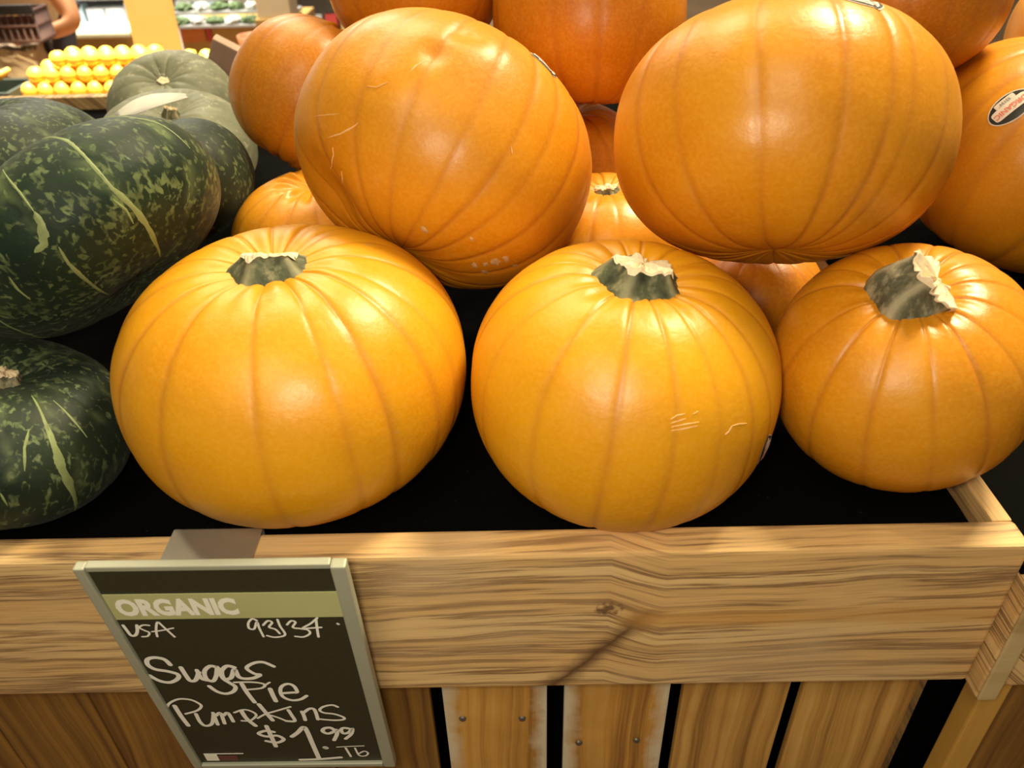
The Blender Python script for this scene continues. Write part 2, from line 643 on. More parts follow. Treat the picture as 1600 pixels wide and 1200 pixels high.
def sticker(bvh, d, tdir, W_, H_, parent, lines, flip=1):
    """an oval produce label laid on the rind: dark oval, pale panel, printed words"""
    c, nn = surf(bvh, d)
    t1 = Vector(tdir)
    t1 = (t1 - nn * t1.dot(nn)).normalized()
    t2 = nn.cross(t1) * flip

    def lay(P, lift):
        out = []
        for x, y in P:
            q = c + t1 * x + t2 * y
            h = bvh.ray_cast(q + nn * .03, -nn)
            if h[0] is None:
                out.append(q - nn * .002)
            else:
                out.append(h[0] + h[1] * lift)
        return out

    def oval(w_, h_, y0=0, n=40, rings=5, pw=2.0, x0=0):
        P, F = [(x0, y0)], []
        for k in range(1, rings + 1):
            for i in range(n):
                a_ = 2 * PI * i / n
                cs, sn = math.cos(a_), math.sin(a_)
                P.append((x0 + w_ / 2 * k / rings * math.copysign(abs(cs) ** (2 / pw), cs), y0 + h_ / 2 * k / rings * math.copysign(abs(sn) ** (2 / pw), sn)))
        for i in range(n):
            F.append((0, 1 + i, 1 + (i + 1) % n))
        for k in range(rings - 1):
            for i in range(n):
                j = (i + 1) % n
                F.append((1 + k * n + i, 1 + (k + 1) * n + i, 1 + (k + 1) * n + j, 1 + k * n + j))
        return P, F
    P, F = oval(W_, H_)
    s = put('sticker', lay(P, .00035), F, LABELW, parent)
    s['label'] = 'oval produce label with dark border and red lettering'
    P, F = oval(W_ * .95, H_ * .92)
    put('border', lay(P, .0005), F, INKBLK, s)
    P, F = oval(W_ * .90, H_ * .84)
    P2, F2 = oval(W_ * .80, H_ * .40, 0, pw=6)
    put('panel', lay(P2, .00075), F2, LABELW, s)
    P2, F2 = oval(W_ * .46, H_ * .20, -H_ * .29, pw=6)
    put('panel', lay(P2, .00075), F2, LABELW, s)
    for txt, size, y, mt in lines:
        Vt, Ft = text_mesh(txt, size, size * .03)
        put('lettering', lay([(q.x, q.y + y) for q in Vt], .0010), Ft, mt, s)
    return s


def stem(parent, at, lean, r, h, seed, cut=True, mat=None, flare=1.32, name='stem', squash=1.0, slant=.22, tip=.72):
    rng = random.Random(seed)
    nt, V, G = 60, [], []
    rings = [(-.25, flare * 1.05), (0, flare), (.14, flare * .95), (.32, 1.16), (.55, .96), (.8, (tip + .88) / 2), (1.0, tip)]
    ph = rng.uniform(0, 6)
    A = axes(lean)
    up_, ln = Vector((0, 0, 1)), Vector(lean).normalized()
    cen, last = Vector(), -.25
    cen = up_ * -.25 * h
    for i, (zz, k) in enumerate(rings):
        dr_ = up_.lerp(ln, max(0, min(1, zz * 1.3))).normalized()
        cen = cen + dr_ * (zz - last) * h
        last = zz
        A = axes(dr_)
        for j in range(nt):
            t_ = 2 * PI * j / nt
            lobe = .5 + .5 * math.cos(5 * t_ + ph + zz * .5)
            rr = r * k * (1 + .17 * (lobe - .5) + rng.uniform(-.02, .02))
            hz = (rng.uniform(-.10, .10) * h if i == len(rings) - 1 else 0) + (h * .16 * (lobe - .5) if i >= 5 else 0)
            hz += slant * h * zz * zz * -math.sin(t_)
            V.append(cen + A @ Vector((rr * math.cos(t_), rr * squash * math.sin(t_), hz)))
            G.append(lobe ** 9 * (1 if i > 1 else .4))
    F = grid_faces(len(rings), nt)
    o = put(name, V, F, mat or STEM, parent, at)
    a_ = o.data.attributes.new('seam', 'FLOAT', 'POINT')
    a_.data.foreach_set('value', np.array(G, dtype=np.float32))
    base = (len(rings) - 1) * nt
    top = [V[base + j] for j in range(nt)]
    c = sum(top, Vector()) / nt
    W2 = []
    for k, s_ in enumerate((1.04, .7, .35)):
        for q in top:
            W2.append(c + (q - c) * s_ + A @ Vector((0, 0, h * (.03 if k == 0 else .03 + rng.uniform(-.10, .12)))))
    W2.append(c + A @ Vector((0, 0, h * .05)))
    F2 = grid_faces(3, nt)
    for j in range(nt):
        F2.append((2 * nt + j, 2 * nt + (j + 1) % nt, 3 * nt))
    # ragged pale bark hanging over the edge
    b0 = len(W2)
    for j in range(nt):
        q = top[j]
        drop = h * (.10 + .55 * max(0, math.sin(j * .42 + ph)) ** 3 * rng.uniform(.5, 1))
        lo = V[base - nt + j]
        W2.append(q + (q - c) * .05)
        W2.append(q.lerp(lo, min(1, drop / h * 2.2)) + (q - c).normalized() * r * .05)
    for j in range(nt):
        k = (j + 1) % nt
        F2.append((b0 + 2 * j, b0 + 2 * k, b0 + 2 * k + 1, b0 + 2 * j + 1))
        F2.append((j, k, b0 + 2 * k, b0 + 2 * j))
    ce = put('cut_end', W2, F2, CUT, o, smooth=False)
    ce['label'] = 'pale cut end of the stem'
    return o


def seams_around(front, seed, step=.40):
    """seams seen in front as given, the rest of the way round at uneven steps"""
    rng = random.Random(seed)
    if not front:
        a0, out = rng.uniform(0, 1), []
        while a0 < 2 * PI:
            out.append(a0)
            a0 += step * rng.uniform(.7, 1.3)
        return out
    out = list(front)
    a0, end = max(front), min(front) + 2 * PI
    a0 += step * rng.uniform(.8, 1.2)
    while a0 < end - step * .5:
        out.append(a0)
        a0 += step * rng.uniform(.7, 1.3)
    return out


def pumpkin(loc, a, b, ax, label, mat=P_MID, seams=None, seed=1, st=None, res=1, group='sugar pumpkins heaped in the crate', slant=.22, tip=.72, **kw):
    e = empty('pumpkin', loc, label, 'pumpkin', group)
    M = axes(ax)
    e.rotation_euler = M.to_euler()
    nt, nf = int(200 * res), int(110 * res)
    V, G, nf, nt = rind_shape(a, b, seams_around(seams, seed), seed, nt=nt, nf=nf, **kw)
    o = shell('rind', V, G, nf, nt, mat, e)
    if st:
        r, h, lean, dz = st
        stem(e, (0, 0, b * (1 - kw.get('dt', .16)) + dz), lean, r, h, seed + 50, mat=STEM if seed % 2 else STEM_TAN, slant=slant, tip=tip)
    return e, o


def kabocha(loc, a, b, ax, label, mat, seed=1, res=.7, st=None, **kw):
    e = empty('kabocha_squash', loc, label, 'squash', 'green kabocha squashes heaped left of the pumpkins')
    e.rotation_euler = axes(ax).to_euler()
    kw.setdefault('dt', .25)
    V, G, nf, nt = rind_shape(a, b, seams_around(None, seed, .5), seed, db=.15, p=.80, q=.90, nt=int(200 * res), nf=int(110 * res), depth=.014, wid=.06, lumps=.012, **kw)
    o = shell('rind', V, G, nf, nt, mat, e)
    if st:
        r, h = st
        s = stem(e, (0, 0, b * (1 - kw['dt']) - .001), (.15, .05, 1), r, h, seed, mat=STEM_TAN, flare=1.2)
    return e, o


# ------------------------------------------------------------------ the shop around
ZR = 1.12          # top of the crate's rim board
TRAY = ZR - .016

floor = box('floor', (-7, -3, -.05), (6, 10, 0), None, bev=0)
t = NT('floor_tiles')
v = t.coord()
t.col(t.ramp(t.noise(v, 3, 4), [(.3, (.20, .11, .06)), (.7, (.30, .18, .10))]))
t.rough(.35)
floor.data.materials.append(t.m)
tag(floor, kind='structure')
wb = box('wall_back', (-7, 9.9, 0), (6, 10, 3.6), CREAM, bev=0)
tag(wb, kind='structure')
wl = box('wall_left', (-7.1, -3, 0), (-7, 10, 3.6), CREAM, bev=0)
tag(wl, kind='structure')

# ------------------------------------------------------------------ crates
cr = empty('produce_crate', (0, 0, 0), 'slatted wooden crate full of pumpkins with tan rim board and dark knot', 'crate')
rim = box('rim_board', (-.95, 0, ZR - .118), (.278, .0195, ZR), W_RIM, cr, bev=.0022)
sb = box('side_board', (.2665, .0200, ZR - .115), (.278, .93, ZR - .0005), W_TAN, cr, bev=.0015)
box('side_board', (-.95, .0200, ZR - .115), (-.938, .93, ZR), W_TAN, cr, bev=.0015)
box('rear_board', (-.95, .932, ZR - .115), (.278, .95, ZR), W_TAN, cr, bev=.0015)
liner_bm = bmesh.new()
bmesh.ops.create_grid(liner_bm, x_segments=90, y_segments=70, size=.5)
rl = random.Random(4)
for vv in liner_bm.verts:
    x, y = vv.co.x, vv.co.y
    vv.co = Vector((-.336 + x * 1.202, .475 + y * .906, TRAY - .001 + .0012 * math.sin(x * 60 + 3 * math.sin(y * 23)) * math.sin(y * 50)))
me = bpy.data.meshes.new('liner')
liner_bm.to_mesh(me)
liner_bm.free()
me.materials.append(LINER)
me.shade_smooth()
lo = bpy.data.objects.new('liner', me)
COL.objects.link(lo)
lo.parent = cr
lo['label'] = 'black liner sheet under the pumpkins'
box('shade_panel', (-.92, .062, .15), (.2700, .066, TRAY - .006), LINER, cr, bev=0)  # added black sheet, stands for the shade seen between the slats
box('shade_panel', (.2715, .045, .15), (.2745, .92, ZR - .118), LINER, cr, bev=0)  # added black sheet that keeps the gap beside the end slat in shade
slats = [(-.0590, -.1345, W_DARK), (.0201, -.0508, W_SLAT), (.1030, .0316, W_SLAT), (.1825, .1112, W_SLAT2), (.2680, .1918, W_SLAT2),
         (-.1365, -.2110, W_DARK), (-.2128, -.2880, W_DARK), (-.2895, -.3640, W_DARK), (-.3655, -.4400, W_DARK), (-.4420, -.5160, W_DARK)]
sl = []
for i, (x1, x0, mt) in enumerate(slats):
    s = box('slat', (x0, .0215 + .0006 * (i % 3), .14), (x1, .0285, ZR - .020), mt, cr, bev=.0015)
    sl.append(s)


def nail(parent, x, z, y=.0215):
    bm = bmesh.new()
    bmesh.ops.create_cone(bm, cap_ends=True, segments=16, radius1=.0026, radius2=.0020, depth=.0012)
    bmesh.ops.rotate(bm, matrix=Matrix.Rotation(PI / 2, 3, 'X'), verts=bm.verts)
    me = bpy.data.meshes.new('nail')
    bm.to_mesh(me)
    bm.free()
    me.materials.append(NAIL)
    o = bpy.data.objects.new('nail', me)
    COL.objects.link(o)
    o.parent = parent
    o.location = Vector((x, y - .0004, z)) - parent.location


nail(sl[1], -.0385, ZR - .185)
nail(sl[1], .0028, ZR - .186)
nail(sl[2], .0428, ZR - .217)
nail(sl[2], .0838, ZR - .215)
for zz in (.72, .42):
    box('side_board', (.250, .040, zz), (.262, .90, zz + .09), W_DARK, cr, bev=.001)
box('base_board', (-.94, .04, .10), (.27, .93, .14), W_DARK, cr, bev=.002)
for x, y in ((-.93, .05), (.23, .05), (-.93, .88), (.23, .88)):
    box('leg', (x, y, 0), (x + .04, y + .05, .10), W_DARK, cr, bev=.001)

cr2 = empty('produce_crate', (.60, .3, 0), 'neighbouring slatted crate cut off by right picture edge', 'crate')
B2 = (.60, .3, 0)
box('side_board', (.2795, -.0105, ZR - .121), (.2915, .93, TRAY - .007), W_TAN, cr2, bev=.0015, base=B2)
box('end_grain', (.2800, -.0125, ZR - .1205), (.2910, -.0106, TRAY - .008), W_END, cr2, bev=.0008, base=B2)
box('rim_board', (.2925, -.004, ZR - .119), (1.1, .014, TRAY - .007), W_TAN, cr2, bev=.0022, base=B2)
box('corner_post', (.2925, .000, .10), (.3095, .016, ZR - .1215), W_YEL, cr2, bev=.0015, base=B2)
for i in range(6):
    x0 = .3110 + i * .077
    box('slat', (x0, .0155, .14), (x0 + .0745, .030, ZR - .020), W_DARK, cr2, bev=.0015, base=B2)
box('liner', (.2795, .0005, TRAY - .0065), (1.1, .93, TRAY), LINER, cr2, bev=0, base=B2)['label'] = 'black liner sheet'
box('shade_panel', (.2990, .05, .15), (1.1, .054, TRAY - .008), LINER, cr2, bev=0, base=B2)  # added black sheet for the shade behind this crate's slats
box('rear_board', (.2925, .932, ZR - .115), (1.1, .95, ZR), W_TAN, cr2, bev=.0015, base=B2)
box('base_board', (.2990, .04, .10), (1.1, .93, .14), W_DARK, cr2, bev=.002, base=B2)
for x, y in ((.30, .055), (1.05, .055), (.30, .88), (1.05, .88)):
    box('leg', (x, y, 0), (x + .04, y + .05, .10), W_DARK, cr2, bev=.001, base=B2)

# loose board poking up at the back left
lb = box('loose_board', (-.430, .872, 1.112), (-.230, .888, 1.158), W_MAUVE, bev=.002, rot=(.25, .52, .05))
lb.location = (-.330, .885, 1.143)
tag(lb, 'weathered brown board slanting up behind the leftmost pumpkin', 'board')

# ------------------------------------------------------------------ pumpkins
p1, r1 = pumpkin((-.1281, .1000, 1.1772), .1023, .0775, (-.026, -.006, 1), 'large bright front pumpkin directly behind the price sign, stem upright', P_BRIGHT,
                 [-2.476, -2.065, -1.483, -1.05, -.819, -.513, -.304], 11, (.0205, .0100, (.02, .10, 1), -.001), res=1.9, depth=.016, slant=.55, tip=.66)
p2, r2 = pumpkin((.0657, .0814, 1.1761), .0883, .075, (.068, -.025, .997), 'bright front pumpkin in the middle with scuff marks and pale-capped stem', P_BRIGHT,
                 [-2.709, -2.228, -1.80, -1.448, -1.134, -.834, -.593], 3, (.0205, .0140, (.14, -.02, 1), -.001), res=1.9, depth=.016, slant=.3, tip=.70)
p3, r3 = pumpkin((.226, .0851, 1.180), .072, .064, (-.221, -.206, .953), 'front right pumpkin with tan twisted stem, resting above the crate corner', P_MID,
                 [-3.056, -2.623, -2.175, -1.708, -1.326, -.993], 6, (.0170, .0165, (1.0, -.45, .75), .001), res=1.9, depth=.020, tip=.95)
p4, r4 = pumpkin((-.0413, .2279, 1.259), .099, .079, (.407, .676, .615), 'scratched pumpkin tipped on its side on top, left of centre', P_MID,
                 [-2.686, -2.30, -1.984, -1.656, -1.40, -1.19, -.9], 21, None, res=1.9, depth=.016, lumps=.02,
                 dents=[((-.66, -.10, -.75), .30, .15), ((-.42, -.89, .12), .09, .03), ((-.30, -.88, .36), .10, .03), ((-.15, -.92, .30), .20, -.025)])
p5, r5 = pumpkin((.1614, .1718, 1.2842), .0965, .0721, (.05, .574, .817), 'big upright pumpkin on top at right, label near its crown', P_MID,
                 [-2.77, -2.468, -2.014, -1.586, -1.311, -1.17, -.867], 33, (.015, .02, (0, 0, 1), -.004), res=1.9, depth=.020)
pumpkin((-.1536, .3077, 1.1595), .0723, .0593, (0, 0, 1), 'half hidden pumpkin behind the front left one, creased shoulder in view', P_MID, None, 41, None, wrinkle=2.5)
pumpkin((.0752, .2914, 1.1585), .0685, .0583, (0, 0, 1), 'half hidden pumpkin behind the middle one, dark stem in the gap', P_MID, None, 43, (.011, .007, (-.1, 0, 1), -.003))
pumpkin((.0532, .4321, 1.1673), .0752, .0676, (0, 0, 1), 'shaded pumpkin deep in the gap between the two top pumpkins', P_DIM, None, 44, None)
pumpkin((.1839, .2406, 1.1435), .0528, .0423, (0, 0, 1), 'shaded pumpkin under the top right one, between the middle and right front ones', P_DIM, None, 45, None)
p13, r13 = pumpkin((.4501, .3727, 1.1975), .1063, .0903, (.3, -.1, 1), 'right edge pumpkin with black oval ORGANIC label', P_MID, None, 47, (.015, .02, (0, 0, 1), -.002),
                   res=1.1, depth=.020)
pumpkin((-.1667, .4121, 1.2489), .0721, .0628, (.545, .40, .738), 'leftmost high pumpkin beside the squashes, dimple turned right', P_DIM, None, 48, (.010, .006, (0, 0, 1), -.004), wrinkle=2, depth=.02)
pumpkin((.0695, .4223, 1.311), .0804, .0756, (0, .3, .95), 'topmost pumpkin in the middle at the upper picture edge', P_DIM, None, 49, None)
pumpkin((-.0774, .4656, 1.3389), .0751, .069, (0, .3, .95), 'dark orange pumpkin behind the scratched one at upper picture edge', P_DIM, None, 51, None)
pumpkin((.3267, .4166, 1.3244), .0775, .0705, (0, .3, .95), 'shaded pumpkin behind the big upright one at upper right', P_DIM, None, 52, None)
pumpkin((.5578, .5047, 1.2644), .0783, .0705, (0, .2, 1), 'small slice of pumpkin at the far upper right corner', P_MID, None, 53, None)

pumpkin((.205, .395, 1.171), .072, .0675, (0, 0, 1), 'bottom pumpkin hidden behind the big upright one, carrying the upper right one', P_DIM, None, 54, None, res=.5)

b4 = bvh_of(r4)
ribbon('scratch', b4, [
    (.0006, [(-.85, -.378, -.367), (-.786, -.496, -.369), (-.717, -.597, -.36)]),
    (.0012, [(-.738, -.472, -.483), (-.675, -.578, -.459), (-.634, -.648, -.423), (-.61, -.691, -.388)]),
    (.0012, [(-.719, -.275, -.638), (-.693, -.383, -.611), (-.681, -.463, -.567), (-.693, -.49, -.529)]),
    (.0010, [(-.622, -.288, -.728), (-.601, -.412, -.684), (-.613, -.46, -.643)]),
    (.0006, [(-.656, -.73, -.191), (-.605, -.774, -.187), (-.564, -.813, -.143)]),
    (.0008, [(.22, -.958, -.181), (.195, -.969, -.149)]),
    (.0012, [(-.488, -.872, -.047), (-.476, -.879, .008), (-.446, -.892, .067)])], CORK, p4, label='pale healed scratch')
blobs('corky_patch', b4, [((.542, -.498, -.677), .0038), ((.574, -.532, -.622), .003), ((.009, -.62, -.785), .0022), ((.299, -.668, -.681), .0014),
                          ((.456, -.443, -.772), .003), ((.68, -.428, -.595), .002), ((.554, -.365, -.748), .003), ((.50, -.47, -.72), .002)], CRUST, p4, 3,
      label='rough tan patch low on the rind')
b2 = bvh_of(r2)
ribbon('scuff_mark', b2, [
    (.0007, [(.106, -.906, .411), (.142, -.892, .428), (.187, -.881, .435)]),
    (.0007, [(.109, -.914, .391), (.158, -.902, .401), (.191, -.892, .411)]),
    (.0008, [(.112, -.922, .371), (.181, -.907, .38), (.272, -.883, .383)]),
    (.0009, [(.113, -.929, .351), (.182, -.916, .357), (.265, -.893, .365)]),
    (.0014, [(.442, -.854, .274), (.466, -.838, .284), (.482, -.819, .311)]),
    (.0007, [(.482, -.819, .311), (.524, -.794, .306), (.587, -.758, .285)]),
    (.0005, [(.232, -.874, .427), (.263, -.859, .439)])], CORK, p2, label='pale scuffed streak')


def dvec(a_, b_):
    return Vector(b_) - Vector(a_)


sticker(b2, (.822, -.560, -.075), dvec((.83, -.542, -.131), (.817, -.576, -.018)), .022, .015, p2, [('ORGANIC', .0036, .0002, INKRED), ('93134', .0024, -.0043, INKGRY)])
sticker(b4, (.235, -.745, .625), dvec((.232, -.708, .667), (.289, -.702, .65)), .022, .015, p4, [('ORGANIC', .0036, .0002, INKRED), ('93134', .0024, -.0043, INKGRY)])
b5 = bvh_of(r5)
sticker(b5, (.152, -.825, .550), (1, .05, -.25), .026, .018, p5, [('ORGANIC', .0042, .0002, INKRED), ('93134', .0028, -.0052, INKGRY)])
b13 = bvh_of(r13)
sticker(b13, (-.775, -.487, .402), dvec((-.731, -.473, .491), (-.816, -.487, .312)), .034, .0225, p13, [('ORGANIC', .0056, .0002, INKRED), ('93134', .0034, -.0061, INKGRY)])

# ------------------------------------------------------------------ kabocha squashes
k1, kr1 = kabocha((-.2628, .1717, 1.2381), .088, .0473, (-.6, .318, .734), 'dark speckled squash lying tilted on top at left edge, yellow patch at right', K_DARK, 5, 1.2)
k2, kr2 = kabocha((-.3031, .079, 1.1521), .0708, .0445, (.293, .09, .952), 'dark squash low in left corner beside the front pumpkin', K_DARK2, 8, 1.1, (.009, .008))
kb1, kb2 = bvh_of(kr1), bvh_of(kr2)
ribbon('pale_streak', kb1, [
    (.0030, [(.626, -.534, .568), (.763, -.579, .287), (.791, -.611, .018), (.786, -.602, -.14)]),
    (.0042, [(.791, -.611, .018), (.786, -.602, -.14), (.789, -.538, -.297), (.768, -.477, -.427), (.707, -.377, -.598), (.594, -.196, -.78)]),
    (.0018, [(.404, -.832, .379), (.454, -.882, .123), (.449, -.893, -.018)]),
    (.0055, [(.449, -.893, -.018), (.432, -.897, -.095), (.354, -.916, -.189), (.28, -.941, -.191)]),
    (.0028, [(.393, -.886, -.248), (.333, -.872, -.359), (.24, -.794, -.559), (.043, -.586, -.809)]),
    (.0018, [(.755, -.627, -.194), (.761, -.58, -.289), (.735, -.557, -.387)]),
    (.0022, [(-.375, -.89, -.26), (-.506, -.771, -.387), (-.752, -.427, -.502)]),
    (.0018, [(.041, -.981, -.191), (-.015, -.964, -.267), (-.061, -.932, -.358)]),
    (.0012, [(.893, -.124, .433), (.983, .038, .178), (.992, .106, -.07)])], PALE, k1, label='pale green streak')
ribbon('pale_streak', kb2, [
    (.0022, [(.471, -.346, .812), (.61, -.522, .596), (.687, -.602, .408)]),
    (.0055, [(.61, -.522, .596), (.687, -.602, .408), (.745, -.633, .209), (.792, -.609, .044), (.805, -.497, -.323)]),
    (.0016, [(.629, -.297, .718), (.762, -.352, .543), (.848, -.372, .378)]),
    (.0020, [(.525, -.641, .56), (.52, -.735, .435), (.54, -.797, .27)]),
    (.0014, [(.409, -.905, .116), (.453, -.891, -.008)])], PALE, k2, label='pale green streak')
kabocha((-.277, .3257, 1.2063), .0695, .0487, (-.3, .1, 1), 'shaded squash in the gap right behind the tilted one', K_DARK2, 12)
kabocha((-.4565, .3838, 1.190), .1087, .0706, (-.1, .1, 1), 'squash at left edge behind the tilted one, only its back showing', K_DARK2, 14)
k4, kr4 = kabocha((-.3496, .5350, 1.1680), .0802, .0500, (.12, -.20, 1), 'brightly lit squash with a stub stem and a pale leaf lying on it', K_LIT, 16, .9, (.0075, .010))
k5, kr5 = kabocha((-.4102, .6981, 1.1665), .0758, .052, (.05, -.50, 1), 'farthest brightly lit squash, brown stem scar facing front', K_LIT, 18, .9, (.0085, .0030))
# pale dried leaf
V, F = [], []
n = 14
for i in range(n + 1):
    u_ = i / n
    wd = .0075 * math.sin(PI * min(1, u_ * .93 + .07)) ** .8 * (1 - .3 * u_)
    for s_ in (-1, 0, 1):
        V.append((u_ * .066, s_ * wd, .006 * math.sin(PI * u_) - .003 * (1 - abs(s_)) + .002 * s_))
for i in range(n):
    for j in range(2):
        F.append((i * 3 + j, (i + 1) * 3 + j, (i + 1) * 3 + j + 1, i * 3 + j + 1))
lf = put('dried_leaf', V, F, LEAFM, None, (-.362, .447, 1.2285), rot=(.55, -.18, .34))
sm = lf.modifiers.new('thick', 'SOLIDIFY')
sm.thickness = .0006
tag(lf, 'pale pointed dried leaf lying on the brightly lit squash', 'leaf')

# ------------------------------------------------------------------ price sign
TL = Vector((-.2184, -.024, 1.144))
ux = Vector((1, 0, -.0047)).normalized()
vy = Vector((-.0047, .0953, -.9954)).normalized()
nz = ux.cross(vy).normalized()          # points away from the viewer or towards; fixed below
if nz.y > 0:
    nz = -nz
SM = Matrix((ux, -vy, nz)).transposed().to_4x4()
SM.translation = TL
sg = empty('price_sign', TL, 'green-framed chalkboard price sign reading Sugar Pie Pumpkins, clipped on the rim', 'sign')
sg.matrix_world = SM
SW, SH = .1365, .2204


def sbox(name, x0, y0, x1, y1, z0, z1, mt, bev=.0006, parent=None):
    """sign coordinates: x right, y down, z towards the viewer"""
    o = box(name, (x0, -y1, z0), (x1, -y0, z1), mt, parent or sg, bev=bev)
    return o


sbox('chalkboard', .003, .002, SW - .003, SH - .002, -.0015, .0005, BOARD, .0002)
sbox('frame_side', 0, 0, .0058, SH, -.003, .0026, FRAME, .0010)
sbox('frame_side', SW - .0080, 0, SW, SH, -.003, .0034, FRAME, .0012)
sbox('frame_bottom', .0059, SH - .0045, SW - .0081, SH, -.003, .0030, FRAME, .0010)
sbox('frame_top', .0059, -.0005, SW - .0081, .0032, -.003, .0018, FRAME, .0008)
sbox('green_band', .0060, .0235, SW - .0082, .0462, .0006, .0010, BAND, .0002)
Vt, Ft = text_mesh('ORGANIC', .0180, .00095)
xs = [q.x for q in Vt]
ys = [q.y for q in Vt]
sx = .0640 / (max(xs) - min(xs))
sy = .0155 / (max(ys) - min(ys))
o = put('lettering', [((q.x - min(xs)) * sx + .0098, (q.y - max(ys)) * sy - .0272, .0012) for q in Vt], Ft, PRINT, sg, smooth=False)
o['label'] = 'white capitals ORGANIC'
